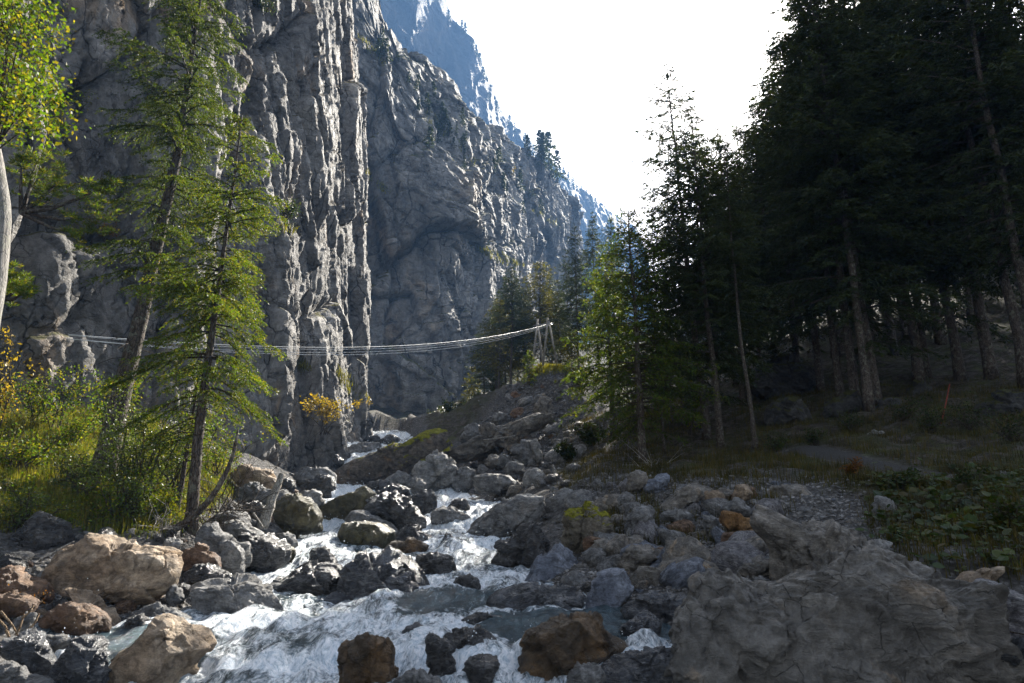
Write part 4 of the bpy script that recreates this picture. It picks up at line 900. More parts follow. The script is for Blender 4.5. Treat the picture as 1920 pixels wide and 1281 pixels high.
def cards(p, d, L, Wd, r):
    """thin leaf-sized diamonds: centre p, long axis d"""
    n = len(p); d = d / (np.linalg.norm(d, axis=1)[:, None] + 1e-9)
    s = np.cross(d, r.normal(size=(n, 3))); s /= np.linalg.norm(s, axis=1)[:, None] + 1e-9
    L = np.broadcast_to(L, (n,))[:, None]; Wd = np.broadcast_to(Wd, (n,))[:, None]
    v = np.stack((p - d * L * .5, p + s * Wd * .5 - d * L * .08, p + d * L * .5, p - s * Wd * .5 - d * L * .08), 1).reshape(-1, 3)
    return v, np.arange(4 * n).reshape(-1, 4)
def axis_at(axis, z):
    return np.stack([np.interp(z, axis[:, 2], axis[:, k]) for k in range(2)] + [z], -1)
def conifer(seed, h, r, start, nb, axis=None, card=(.16, .035), dens=9., space=.045, droop=.35, up=.12, prof=.85, full=.9, irregular=.25, dead=20, lowsparse=0., deadL=.5, side=None, steep=1., jit=.8, whorl=0.):
    rg = np.random.default_rng(seed)
    if axis is None:
        k = 12; zz = np.linspace(0, h, k); axis = np.stack((np.cumsum(rg.normal(size=k)) * h * .0025, np.cumsum(rg.normal(size=k)) * h * .0025, zz), -1)
        axis[:, :2] -= axis[0, :2]
    t = np.sort(rg.random(nb) ** .92); z0 = h * (start + (1 - start) * t * .985)
    if whorl: z0 = np.minimum(np.round(z0 / whorl) * whorl + rg.normal(size=nb) * whorl * .09, h * .99)
    az = np.arange(nb) * 2.39996 + rg.normal(size=nb) * .5
    shape = np.minimum(1, steep * (1 - t)) ** prof * np.minimum(1, .55 + t * 3.0)
    L = r * shape * (1 - irregular + 2 * irregular * rg.random(nb)) * full + .12
    lump = 1 + .35 * np.sin(az * 2 + seed) * np.sin(t * 9 + seed * 1.7)
    L *= np.clip(lump, .6, 1.4)
    if side is not None: L *= 1 + .5 * np.cos(az - side)
    keep = rg.random(nb) > lowsparse * np.clip(1 - t * 2.2, 0, 1); z0, az, L, t = z0[keep], az[keep], L[keep], t[keep]; nb = len(L)
    root = axis_at(axis, z0)
    dh = np.stack((np.cos(az), np.sin(az), 0 * az), -1); sdv = np.stack((-np.sin(az), np.cos(az), 0 * az), -1)
    up_ = up + .55 * t ** 2 + rg.normal(size=nb) * .06; dr = droop * (1.15 - t) * (.8 + .5 * rg.random(nb))
    def bp(i, s): return root[i] + dh[i] * (L[i] * s)[:, None] + np.stack((0 * s, 0 * s, L[i] * (up_[i] * s - dr[i] * s ** 2 * 1.6 + dr[i] * .75 * s ** 3)), -1)
    ntw = np.maximum(9, (L * dens).astype(int)); i = np.repeat(np.arange(nb), ntw); m = len(i)
    s = .10 + .92 * rg.random(m) ** .85
    o = bp(i, s); sg = np.where(rg.random(m) < .5, -1, 1)
    td = dh[i] * (.55 + .4 * rg.random(m))[:, None] + sdv[i] * (sg * (.35 + .75 * rg.random(m)))[:, None] + np.array((0, 0, -1)) * (.15 + .55 * rg.random(m) * (1 - t[i] * .7))[:, None]
    td /= np.linalg.norm(td, axis=1)[:, None]
    lt = np.clip(L[i] * .34 * (1.15 - s) * (.6 + .8 * rg.random(m)) + .12, .14, .95)
    nc = np.maximum(2, (lt / space).astype(int)); j = np.repeat(np.arange(m), nc); q = rg.random(len(j))
    p = o[j] + td[j] * (lt[j] * q)[:, None]; p[:, 2] -= .35 * lt[j] * q ** 2
    p += rg.normal(size=p.shape) * card[0] * .12
    cdv = td[j] + rg.normal(size=p.shape) * jit
    cv, cq = cards(p, cdv, card[0] * (.7 + .6 * rg.random(len(j))), card[1] * (.7 + .6 * rg.random(len(j))), rg)
    # top leader
    W_ = MB()
    for b in range(nb):
        ss = np.linspace(0, 1, 5); pts = bp(np.full(5, b), ss)
        W_.tube(pts, np.linspace(.010 + .010 * L[b], .003, 5), 3, cap=False)
    for b in range(dead):
        z = h * (.04 + (start + .12) * rg.random()); a = rg.random() * 6.28; l = deadL * (.4 + rg.random()) * r * .5; b0 = axis_at(axis, np.array([z]))[0]
        e = b0 + np.array((math.cos(a) * l, math.sin(a) * l, -l * (.1 + .5 * rg.random()))); mid = (b0 + e) / 2 + np.array((0, 0, .08 * l))
        W_.tube(np.array((b0, mid, e)), np.array((.012, .008, .003)), 3, cap=False)
    return (cv, cq), (np.vstack(W_.v), np.vstack(W_.q)), axis
def crown_mesh(name, cv, cq, wv, wq, mats, parent=None):
    v = np.vstack((cv, wv)); f = np.vstack((cq, wq + len(cv))); mi = np.concatenate((np.zeros(len(cq), int), np.ones(len(wq), int)))
    return mk(name, v, f, mats, parent, mi=mi, smooth=False)
def trunk_mesh(axis, r0, r1, parent, mat=BK, n=10, seed=0, flare=.35):
    k = len(axis); t = np.linspace(0, 1, k)
    zz = np.linspace(0, 1, 26); ax = np.stack([np.interp(zz, t, axis[:, i]) for i in range(3)], -1)
    rad = r0 + (r1 - r0) * zz ** .9; rad = rad * (1 + flare * np.exp(-zz * 28))
    v, q, tr = tube(ax, rad, n, seed, .12)
    v[:n * 1, 2] -= .25
    return mk('trunk', v, [q, tr], mat, parent)
def tree(name, label, cat, loc, kw, nm, r0, group=None, mat=BK, seed=0):
    e = tag(empty(name, loc), label, cat, group)
    c, w, ax = conifer(**kw)
    crown_mesh('crown', *c, *w, [nm, WOOD], e); trunk_mesh(ax, r0, .015, e, mat, seed=seed)
    return e
def copy_tree(src, loc, scale, rz, label, group=None, name=None):
    e = src.copy(); COL.objects.link(e); e.location = tuple(loc); e.scale = scale; e.rotation_euler = (0, 0, rz); e['label'] = label
    if group: e['group'] = group
    elif 'group' in e: del e['group']
    for ch in src.children:
        c = ch.copy(); COL.objects.link(c); c.parent = e
    return e
def zheight(px, py, D, base): return at(px, py, D)[2] - base[2]

# --- the two big conifers on the near bank
def px_axis(pts, D):
    P = np.array([at(x, y, d) for x, y, d in pts]); b = P[0].copy(); return b, P - b
bA, axA = px_axis([(192, 884, 14.6), (212, 800, 14.7), (236, 700, 14.8), (262, 600, 14.9), (288, 480, 15.), (314, 370, 15.), (332, 290, 15.), (348, 190, 15.), (362, 90, 15.), (378, -20, 15.), (392, -130, 15.)], 0)
bA[2] = gz(bA[0], bA[1]); hA = axA[-1, 2]
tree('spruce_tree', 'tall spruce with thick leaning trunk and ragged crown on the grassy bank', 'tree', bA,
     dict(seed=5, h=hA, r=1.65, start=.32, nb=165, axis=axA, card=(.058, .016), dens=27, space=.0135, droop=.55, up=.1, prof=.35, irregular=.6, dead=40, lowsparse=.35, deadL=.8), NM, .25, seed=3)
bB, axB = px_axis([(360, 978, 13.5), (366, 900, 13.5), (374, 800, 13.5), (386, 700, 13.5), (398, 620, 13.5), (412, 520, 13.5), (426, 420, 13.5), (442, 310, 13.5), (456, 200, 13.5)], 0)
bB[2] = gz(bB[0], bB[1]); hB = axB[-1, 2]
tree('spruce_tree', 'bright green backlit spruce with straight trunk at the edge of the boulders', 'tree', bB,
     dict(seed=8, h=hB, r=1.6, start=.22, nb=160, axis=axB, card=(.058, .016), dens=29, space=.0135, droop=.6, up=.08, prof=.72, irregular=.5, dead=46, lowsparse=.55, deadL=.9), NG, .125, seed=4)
bC, axC = px_axis([(336, 912, 14.2), (346, 860, 14.2), (354, 810, 14.2), (362, 770, 14.2), (372, 700, 14.2), (380, 640, 14.2)], 0)
bC[2] = gz(bC[0], bC[1])
tree('spruce_tree', 'slim young conifer with dark stem just behind the bright green spruce', 'tree', bC, dict(seed=12, h=axC[-1, 2], r=.9, start=.35, nb=34, axis=axC, card=(.085, .018), dens=15, space=.024, droop=.5, prof=.7, dead=16), NG, .065)

# --- spruces across the stream: a few shapes, copied and scaled
def variant(seed, **k):
    a = dict(seed=seed, h=22., r=3.0, start=.22, nb=230, card=(.19, .042), dens=11, space=.055, steep=1.8, jit=.38, whorl=.62, droop=.42, up=.10, prof=.85, irregular=.3, dead=26, lowsparse=.3); a.update(k)
    return tree('spruce_tree', 'x', 'tree', (0, 0, -500), a, ND, .185, seed=seed)
VAR = [variant(21, prof=.9), variant(22, start=.2, r=2.7), variant(23, start=.34, r=2.9, prof=.7), variant(24, start=.08, r=3.2, prof=.9), variant(25, start=.42, r=2.3, prof=.65, nb=150)]
_vi = [0]
used_first = set()
def spruce(px, py, D, top, label, v=None, wide=1., group=None, lean=0., H=None):
    a, b = g_of(px, py); x, y = a * D, D; z = gz(x, y)
    if H is None:
        _, bt = g_of(px, top); H = bt * D - z
    i = (_vi[0] if v is None else v) % len(VAR); _vi[0] += 1
    s = H / 22.; sc = (s * wide, s * wide, s)
    if i not in used_first:
        used_first.add(i); e = VAR[i]; e.location = (x, y, z - .1); e.scale = sc; e['label'] = label
        if group: e['group'] = group
    else: e = copy_tree(VAR[i], (x, y, z - .1), sc, random.uniform(0, 6.3), label, group)
    e.rotation_euler = (0, lean, random.uniform(0, 6.3) if not lean else 0)
    return e
spruce(1327, 838, 26, 112, 'tallest pointed spruce standing against the white sky', 3, 1.1, lean=-.03)
spruce(1353, 858, 23.5, 178, 'second pointed spruce close behind the tallest one against the sky', 0, 1.05)
spruce(1418, 856, 22.3, 255, 'spruce with pale bare slender trunk at the start of the footpath', 4, .85, lean=-.02)
spruce(1246, 852, 23.5, 395, 'thin-stemmed spruce between the sunlit tree and the tallest one', 2, .75)
spruce(1281, 800, 29, 330, 'slender dark spruce behind the sunny grass gap', 1, .8)
spruce(1300, 866, 22, 640, 'short spindly dying spruce beside the pale twisted branches', 4, .5)
spruce(1085, 702, 46, 415, 'dark pointed spruce behind the cable poles', 3, .8)
spruce(1122, 702, 50, 392, 'dark spruce next to the blue mountain foot, taller than the one by the poles', 0, .9)
spruce(1158, 722, 44, 400, 'broad dark spruce filling the edge of the forest above the rubble cone', 3, 1.0)
spruce(958, 712, 50, 498, 'spruce with long bare trunk left of the cable poles', 2, 1.25)
spruce(986, 700, 54, 515, 'smaller dark spruce behind the bare-trunked one', 1, 1.1)
spruce(930, 740, 56, 545, 'low dark spruce at the end of the row before the rock wall', 0, 1.2)
spruce(1050, 700, 52, 520, 'dark spruce directly behind the cable poles', 1, 1.0)
spruce(908, 755, 58, 590, 'outermost small spruce against the grey rock wall', 3, 1.2)
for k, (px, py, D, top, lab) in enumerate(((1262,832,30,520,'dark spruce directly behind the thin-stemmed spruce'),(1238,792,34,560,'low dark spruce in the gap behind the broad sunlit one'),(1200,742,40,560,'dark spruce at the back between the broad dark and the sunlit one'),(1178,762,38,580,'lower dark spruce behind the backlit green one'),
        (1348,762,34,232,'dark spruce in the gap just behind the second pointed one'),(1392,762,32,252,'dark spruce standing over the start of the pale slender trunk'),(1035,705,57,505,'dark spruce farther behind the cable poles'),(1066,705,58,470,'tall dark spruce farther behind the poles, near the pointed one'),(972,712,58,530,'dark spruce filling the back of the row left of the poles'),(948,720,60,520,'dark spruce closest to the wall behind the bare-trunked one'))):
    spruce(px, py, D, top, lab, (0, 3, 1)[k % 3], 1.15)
# sunlit light-green trees: own crowns
def own(px, py, D, top, label, nm, name='spruce_tree', r=3., seed=40, r0=.14, **k):
    a, _ = g_of(px, py); x, y = a * D, D; z = gz(x, y); H = g_of(px, top)[1] * D - z
    q = dict(seed=seed, h=H, r=r, start=.2, nb=150, card=(.17, .045), dens=8, space=.06, droop=.45, up=.1, prof=.6, irregular=.35, dead=16, lowsparse=.2); q.update(k)
    return tree(name, label, 'tree', (x, y, z - .1), q, nm, r0, seed=seed)
own(1205, 866, 22.2, 385, 'broad sunlit spruce with yellow-green sprays above the stream', NM, r=2.4, seed=41, start=.14, nb=190, card=(.12, .034), dens=12, space=.05)
own(1150, 800, 31, 470, 'backlit green spruce at the forest edge beside the dark spruces', NM, r=2.4, seed=42)
own(1015, 702, 53, 490, 'light green larch among the dark spruces behind the poles', NY, 'larch_tree', r=3.2, seed=43)
own(935, 735, 53, 560, 'pale green larch before the grey rock wall', NY, 'larch_tree', r=2.4, seed=44, start=.3)
own(993, 693, 43.5, 655, 'tiny young green spruce on the rim of the rubble cone', NG, r=.55, seed=45, r0=.03, start=.05, nb=70, card=(.12, .04), prof=.9)
own(885, 722, 60, 685, 'small yellow-green tree glowing against the rock wall', NY, 'larch_tree', r=1.0, seed=46, r0=.05, start=.1, nb=60, card=(.16, .06))
own(1072, 668, 44, 625, 'small yellowish sapling in the gap beside the cable poles', NY, 'larch_tree', r=.9, seed=47, r0=.04, start=.1, nb=50, card=(.16, .06))
# the dark forest on the slope
FG = 'spruces of the dark forest slope'
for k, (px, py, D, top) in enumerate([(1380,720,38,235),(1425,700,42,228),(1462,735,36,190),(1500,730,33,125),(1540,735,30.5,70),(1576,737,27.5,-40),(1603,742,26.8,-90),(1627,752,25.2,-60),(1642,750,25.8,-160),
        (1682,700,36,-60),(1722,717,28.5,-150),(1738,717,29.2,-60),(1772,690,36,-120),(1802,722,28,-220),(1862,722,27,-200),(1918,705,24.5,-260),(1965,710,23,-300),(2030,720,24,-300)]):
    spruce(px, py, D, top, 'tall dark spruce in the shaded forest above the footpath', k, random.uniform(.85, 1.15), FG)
r_ = np.random.default_rng(91)
for k in range(46):
    px = r_.uniform(1340, 2150); D = r_.uniform(38, 74); a, _ = g_of(px, 700)
    lim = np.interp(px, [1330, 1400, 1460, 1500, 1550, 1600, 1750, 2200], [350, 262, 225, 160, 60, -20, 0, -60])
    z = gz(a * D, D); H = min(max(9, g_of(px, lim + r_.uniform(0, 90))[1] * D - z), r_.uniform(20, 30))
    e = spruce(px, 700, D, 0, 'dark spruce deeper in the shaded forest', (0, 3, 1)[k % 3], r_.uniform(.85, 1.25), 'spruces deeper in the forest', H=H)

# --- small trees on the far walls
def small(seed):
    return tree('mountain_spruce', 'x', 'tree', (0, 0, -400), dict(seed=seed, h=8., r=1.7, start=.08, nb=46, card=(.5, .22), dens=4, space=.25, droop=.3, dead=0, irregular=.35), ND, .12, seed=seed)
SM = [small(61), small(62)]; first_small = set()
def wall_tree(px, py, s, label, group):
    p, n = hit_wall(px, py)
    if p is None: return
    i = random.randrange(2); sc = (s * random.uniform(.8, 1.2),) * 2 + (s,)
    if i not in first_small:
        first_small.add(i); e = SM[i]; e.location = tuple(p); e.scale = sc; e['label'] = label; e['group'] = group
    else: copy_tree(SM[i], p, sc, random.uniform(0, 6.3), label, group)
for px, py in [(841,46),(856,56),(866,60),(872,66),(886,92),(893,108),(900,122),(906,150),(932,210),(955,240),(965,250),(985,272),(1000,290),(1012,298),(1020,306),(1030,312),(1040,322),(1050,328),(1057,335),(1066,343),(1075,350),(1082,358),(1090,364),(1100,372),(1108,380),(1117,386),(1125,394),(1045,340),(1070,365),(1094,385),(1030,330),(1110,398),(915,190),(1015,320),(990,300)]:
    wall_tree(px, py + 3, random.uniform(1.0, 1.9), 'far conifer on the skyline ridge of the hazy blue mountain', 'conifers on the blue mountain')
r_ = np.random.default_rng(5)
for k in range(58):
    t = r_.random(); px = np.interp(t, [0, .3, .6, 1], [705, 800, 900, 1070]) + r_.normal() * 14; py = np.interp(t, [0, .3, .6, 1], [70, 195, 275, 415]) + abs(r_.normal()) * 34
    wall_tree(px, py, random.uniform(.24, .5), 'small conifer clinging to the ledges of the grey rock wall', 'conifers on the rock wall')
wall_tree(975, 362, .75, 'largest dark conifer on the lit shoulder of the rock wall', 'conifers on the rock wall')

# --- leafy shrubs and broadleaf trees
def leafy(name, label, cat, base, stems, nleaf, size, lm, spread=.22, seed=1, wood=WOOD, r0=.02, group=None, aspect=.55, low=.3, sub=4):
    """stems: list of point lists (world); leaves cluster on side twigs along the upper part"""
    rg = np.random.default_rng(seed); base = np.array(base, float); e = tag(empty(name, base), label, cat, group)
    pos, dirs = [], []; 
    for sp in stems:
        sp = np.array(sp, float) - base; t = np.linspace(0, 1, 9); k = np.linspace(0, 1, len(sp))
        c = np.stack([np.interp(t, k, sp[:, i]) for i in range(3)], -1); c[1:-1] += rg.normal(size=(7, 3)) * .02
        S_ = MB(); S_.tube(c, np.linspace(r0, r0 * .25, 9), 6)
        ln = np.linalg.norm(sp[-1] - sp[0])
        for q in range(sub):
            u = low + (1 - low) * rg.random(); o = np.array([np.interp(u, t, c[:, i]) for i in range(3)])
            d = rg.normal(size=3); d[2] = abs(d[2]) * .5; d /= np.linalg.norm(d); l = spread * (.7 + 1.3 * rg.random())
            m = np.linspace(0, 1, 4)[:, None]; tw = o + d * l * m + np.array((0, 0, -.12 * l)) * m ** 2
            S_.tube(tw, np.linspace(r0 * .3, .002, 4), 4, cap=False)
            n_ = max(3, int(nleaf / len(stems) / (sub + 1)))
            uu = rg.random(n_) ** .7; pos.append(o + d * l * uu[:, None] + rg.normal(size=(n_, 3)) * spread * .28); dirs.append(d + rg.normal(size=(n_, 3)) * .9)
        n_ = max(3, int(nleaf / len(stems) / (sub + 1))); uu = low + (1 - low) * rg.random(n_)
        pos.append(np.stack([np.interp(uu, t, c[:, i]) for i in range(3)], -1) + rg.normal(size=(n_, 3)) * spread * .35); dirs.append(rg.normal(size=(n_, 3)))
        S_.build('stem', wood, e)
    p = np.vstack(pos); d = np.vstack(dirs)
    v, q = cards(p, d, size * (.6 + .8 * rg.random(len(p))), size * aspect * (.6 + .8 * rg.random(len(p))), rg)
    mk('foliage', v, q, lm, e, smooth=False)
    return e
def stems_px(px, py, D, h, n, spread, seed, lean=(0, 0), zb=None):
    rg = np.random.default_rng(seed); a, _ = g_of(px, py); b = np.array((a * D, D, gz(a * D, D) if zb is None else zb)); o = []
    for k in range(n):
        d = np.array((rg.normal() * spread + lean[0], rg.normal() * spread * .7 + lean[1], 1.0)) * h * rg.uniform(.6, 1.05)
        o.append([b + rg.normal(size=3) * (.06, .06, 0), b + d * .45 + rg.normal(size=3) * .05 * h, b + d])
    return b, o
def shrub(label, px, py, D, h, n, nleaf, size, lm, seed, spread=.22, sw=.3, lean=(0, 0), name='shrub', cat='shrub', group=None, **k):
    b, s = stems_px(px, py, D, h, n, sw, seed, lean)
    return leafy(name, label, cat, b, s, nleaf, size, lm, spread, seed, group=group, **k)
shrub('large willow bush with small silvery leaves around the leaning trunk', 262, 925, 13.9, 2.0, 12, 5200, .055, LW, 301, .34, .36, sub=9)
shrub('leafy bush with pale green leaves between the two conifer trunks', 330, 880, 15.0, 1.7, 9, 2600, .055, LW, 302, .32, .32, sub=8)
shrub('yellow-green bush on the bank in front of the grey cliff', 205, 800, 17.5, 1.7, 8, 1700, .075, LB, 303, .32, .3, sub=7)
shrub('thin young birch with sparse leaves leaning before the cliff', 100, 795, 17.0, 2.3, 4, 520, .07, LB, 304, .3, .14, (.2, 0), name='birch_sapling', cat='sapling', sub=8)
shrub('yellow-leaved sapling cut by the photo edge', -8, 790, 15.5, 2.6, 4, 420, .085, LY, 305, .3, .15, sub=7, name='sapling', cat='sapling')
shrub('low dark-leaved bush hanging over the black shaded boulder', 40, 965, 11.6, .7, 8, 1100, .05, LW, 306, .25, .6, sub=6)
shrub('dense green bush at the foot of the willow', 215, 985, 12.6, .75, 9, 1500, .05, LB, 307, .24, .5, sub=6)
shrub('bright leafy weed clump on the lower bank edge', 290, 955, 13.0, .6, 9, 1300, .045, LB, 308, .2, .5, sub=6)
shrub('small red-leaved bush beside the black shaded boulder', 45, 1120, 8.8, .25, 6, 120, .03, LR, 309, .1, .6)
shrub('round light green bush at the top of the grassy bank', 120, 850, 15.5, 1.0, 10, 1800, .06, LB, 311, .28, .5, sub=7)
shrub('yellowing bush on the grassy bank nearest the photo edge', 30, 880, 14.0, .9, 10, 1500, .06, LB, 312, .28, .5, sub=7)
shrub('dense green bush in the middle of the grassy bank', 160, 920, 13.6, .8, 10, 1700, .055, LW, 313, .26, .5, sub=7)
shrub('pale leafy bush just above the largest tan boulder', 245, 975, 12.6, .8, 9, 1700, .05, LW, 314, .25, .45, sub=7)
shrub('bushy green shrub at the cliff foot behind the bright spruce', 405, 870, 18.5, 1.3, 8, 1400, .07, LB, 315, .3, .35, sub=7)
shrub('broad green bush behind the grassy bank crest', 60, 800, 17.0, 1.2, 9, 1500, .07, LB, 316, .3, .4, sub=7)
shrub('sunny green sapling in the gap of the dark forest edge', 1292, 790, 27, 1.9, 6, 700, .12, LB, 317, .35, .2, sub=6, name='sapling', cat='sapling')
# golden birch at the cliff foot
a_, _ = g_of(612, 800); b_ = np.array((a_ * 31, 31, at(612, 815, 31)[2]))
rg_ = np.random.default_rng(3)
leafy('birch_tree', 'small golden-leaved birch at the foot of the buttress', 'tree', b_, [[b_ + np.array((rg_.normal() * .1, 0, 0)), b_ + np.array((rg_.normal() * .4, rg_.normal() * .3, 1.0)), b_ + np.array((rg_.normal() * .6 - .1, rg_.normal() * .4, 1.3 + rg_.random() * .5))] for k in range(7)], 900, .12, LY, .32, 31, sub=6)
# broadleaf tree reaching into the top corner
tb = np.array((-7.3, 8.2, gz(-7.3, 8.2)))
ax_ = np.array([tb, at(-34, 640, 8.3), at(-12, 520, 8.3), at(0, 400, 8.3), at(-16, 290, 8.3), at(-40, 180, 8.3), at(-60, 20, 8.3), at(-60, -140, 8.3)])
e = tag(empty('beech_tree', tb), 'beech with pale curved trunk and yellow-green leaves in the top corner', 'tree')
v, q, t = tube(np.array([[np.interp(s, np.linspace(0, 1, len(ax_)), ax_[:, i]) for i in range(3)] for s in np.linspace(0, 1, 30)]) - tb, np.linspace(.17, .09, 30), 14, 3, .06)
mk('trunk', v, [q, t], BKP, e)
rg_ = np.random.default_rng(17); pos = []; lim = MB()
for k in range(150):
    px = rg_.uniform(-180, 60) + 90 * rg_.random() ** 2; py = rg_.uniform(-150, 268)
    mx = np.interp(py, [-150, 0, 60, 120, 180, 230, 270], [190, 150, 125, 130, 120, 150, 90]); px = min(px, mx - 8)
    D = rg_.uniform(7.0, 9.4); c = at(px, py, D)
    s0 = ax_[rg_.integers(4, 8)] - tb; pts = np.array((s0, (s0 + c - tb) / 2 + np.array((0, 0, .12)), c - tb))
    lim.tube(pts, np.array((.016, .009, .003)), 4, cap=False)
    n_ = 105; pos.append((c - tb) + rg_.normal(size=(n_, 3)) * (.19, .22, .15))
pos = np.vstack(pos); kp = to_px(pos + tb); ok = kp[0] < np.interp(kp[1], [-200, 0, 60, 120, 160, 230, 270, 300], [200, 165, 135, 140, 125, 175, 120, 60]) + rg_.normal(size=len(pos)) * 14
ok &= kp[1] < 290 + rg_.normal(size=len(pos)) * 12
pos = pos[ok]
dd = rg_.normal(size=pos.shape); dd[:, 2] -= .4
v, q = cards(pos, dd, .062 * (.6 + .7 * rg_.random(len(pos))), .042 * (.6 + .7 * rg_.random(len(pos))), rg_)
mk('crown', v, q, LB, e, smooth=False); lim.build('branch', WOOD, e)
# pines rooted in the cliff
def pine(label, px, py, D, blobs, seed, n=2600, lm=NG):
    rg = np.random.default_rng(seed); b = at(px, py, D); e = tag(empty('pine_tree', b), label, 'tree'); P_, Dv = [], []; w = MB()
    for (x, y, rad) in blobs:
        c = at(x, y, D + rg.normal() * .25) - b; w.tube(np.array((np.zeros(3), c * .5 + np.array((0, 0, -.08)), c)), np.array((.05, .035, .012)), 6)
        R = rad * D / FPX
        for k in range(16):
            o = c + rg.normal(size=3) * R * .55; m = int(n / len(blobs) / 16); u = rg.normal(size=(m, 3)); u[:, 2] = np.abs(u[:, 2]) * .8
            P_.append(o + u * .055); Dv.append(u + .2 * rg.normal(size=u.shape))
    v, q = cards(np.vstack(P_), np.vstack(Dv), .085, .016, rg)
    w.build('trunk', BK, e); mk('crown', v, q, lm, e, smooth=False)
pine('gnarled dark pine with bent limbs growing out of the near cliff', 40, 400, 13.5, [(70,300,34),(120,330,40),(160,370,40),(185,410,34),(100,370,34),(60,340,30),(150,440,28),(205,350,24),(40,300,24)], 71, 9000)
pine('small bushy pine tuft on the cliff at the photo edge', 5, 560, 13.0, [(15,520,30),(35,535,24),(10,550,26),(45,550,16)], 72, 3600)
def wall_shrub(label, px, py, hpx, wpx, n, size, lm, seed, name='shrub'):
    p, nn = hit_wall(px, py)
    D = p[1]; h = hpx * D / FPX; w = wpx * D / FPX; rg = np.random.default_rng(seed)
    st = [[p + np.array((0, 0, -.1)), p + np.array((rg.normal() * w * .25, -.15 * w, h * .5)), p + np.array((rg.normal() * w * .4, -.3 * w, h * rg.uniform(.6, 1)))] for k in range(6)]
    leafy(name, label, 'shrub', p, st, n, size, lm, w * .3, seed, sub=5)
wall_shrub('dark round bush on the ledge halfway up the near cliff', 536, 412, 26, 50, 700, .10, LD, 81)
wall_shrub('green bush overhanging the cliff at the top edge', 490, 30, 34, 50, 700, .10, LD, 82)
wall_shrub('russet-leaved bush in the cliff behind the leaning spruce', 200, 452, 30, 44, 420, .07, LR, 83)
wall_shrub('ochre-leaved twig bush in the cliff crack near the top', 225, 100, 50, 26, 200, .08, LY, 84)
wall_shrub('thin green bush on the cliff under the beech leaves', 150, 205, 26, 60, 360, .06, LB, 85)
wall_shrub('bright yellow shrub on the lit shoulder of the rock wall', 957, 335, 26, 12, 160, .5, LY, 86)

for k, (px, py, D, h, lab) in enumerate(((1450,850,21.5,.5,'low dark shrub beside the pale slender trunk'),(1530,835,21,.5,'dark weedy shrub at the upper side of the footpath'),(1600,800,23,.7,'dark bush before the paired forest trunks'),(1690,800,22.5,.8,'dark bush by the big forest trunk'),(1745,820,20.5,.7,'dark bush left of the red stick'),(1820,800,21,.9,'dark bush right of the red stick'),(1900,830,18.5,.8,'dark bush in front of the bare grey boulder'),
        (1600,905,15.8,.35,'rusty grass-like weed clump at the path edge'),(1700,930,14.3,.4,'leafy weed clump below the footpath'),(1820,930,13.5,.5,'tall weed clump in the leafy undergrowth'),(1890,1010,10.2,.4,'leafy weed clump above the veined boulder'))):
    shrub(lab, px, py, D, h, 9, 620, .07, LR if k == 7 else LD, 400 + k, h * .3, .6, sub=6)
for k, (px, py, D, h, lab) in enumerate(((828,795,60,1.3,'dark green bush at the end of the rock wall foot'),(858,780,58,1.6,'green bush on the slope beneath the small glowing tree'),(888,765,56,1.5,'dark bush between the glowing tree and the rubble cone'),(842,818,52,1.0,'low bush just above the mossy end of the tilted slab'),(905,742,55,1.6,'bush at the foot of the bare-trunked spruce'),(1085,745,42,1.2,'bush on the rim of the rubble cone below the sapling'),(1110,830,30,.9,'bush on the shaded slope beside the rubble cone'),(1070,850,30,.7,'low bush at the lower side of the rubble cone'))):
    shrub(lab, px, py, D, h, 9, 700, .16, LD, 440 + k, h * .28, .6, sub=6)
# --- grass and ground cover
def blades(p, h, w, rg, lean=.45):
    n = len(p); a = rg.uniform(0, 6.28, n); d = np.stack((np.cos(a), np.sin(a), 0 * a), -1); s = np.stack((-np.sin(a), np.cos(a), 0 * a), -1)
    h = h[:, None]; w = np.broadcast_to(w, (n,))[:, None]; ln = (lean * rg.random(n))[:, None]
    up = np.array((0, 0, 1.)); m = p + up * h * .55 + d * h * ln * .35; tp = p + up * h * (1 - ln * .35) + d * h * ln
    v = np.stack((p - s * w, p + s * w, m + s * w * .7, tp, m - s * w * .7), 1).reshape(-1, 3)
    i = (np.arange(n) * 5)[:, None]
    return v, np.hstack((i, i + 1, i + 2, i + 4)), np.hstack((i + 4, i + 2, i + 3))
def scatter(poly, n, xr, yr, rg, clump=1.2, thr=-.1, dmax=60):
    out = []; got = 0; poly = np.array(poly, float)
    for k in range(40):
        x = rg.uniform(*xr, 60000); y = rg.uniform(*yr, 60000); q = np.stack((x, y, 0 * x), -1)
        m = fbm(q * clump, 3, 55) + .3 * rg.normal(size=len(x)) > thr; x, y = x[m], y[m]
        m = dist_path(x, y) > .7; x, y = x[m], y[m]
        z = ground(x, y); P_ = np.stack((x, y, z), -1); a, b = to_px(P_); P_ = P_[in_poly(a + rg.normal(size=len(a)) * 16, b + rg.normal(size=len(a)) * 9, poly)]
        out.append(P_); got += len(P_)
        if got >= n: break
    return np.vstack(out)[:n]
rg_ = np.random.default_rng(44)
p = scatter([(-120, 760), (200, 770), (420, 850), (450, 900), (360, 980), (285, 1000), (180, 1006), (120, 985), (0, 990), (-120, 1000)], 46000, (-13, -4.2), (10.5, 21), rg_, .9, -.35)
hh = (.10 + .22 * rg_.random(len(p)) ** 2) * (1 + .6 * fbm(p * (.8, .8, 0), 2, 8))
tall = in_poly(*to_px(p), [(-50, 780), (330, 800), (330, 850), (-50, 850)]); hh = np.where(tall, hh * 1.6, hh)
v, q, t = blades(p, np.clip(hh, .05, .6), .006, rg_); tag(mk('grass', v, [q, t], GR, smooth=False), kind='stuff')
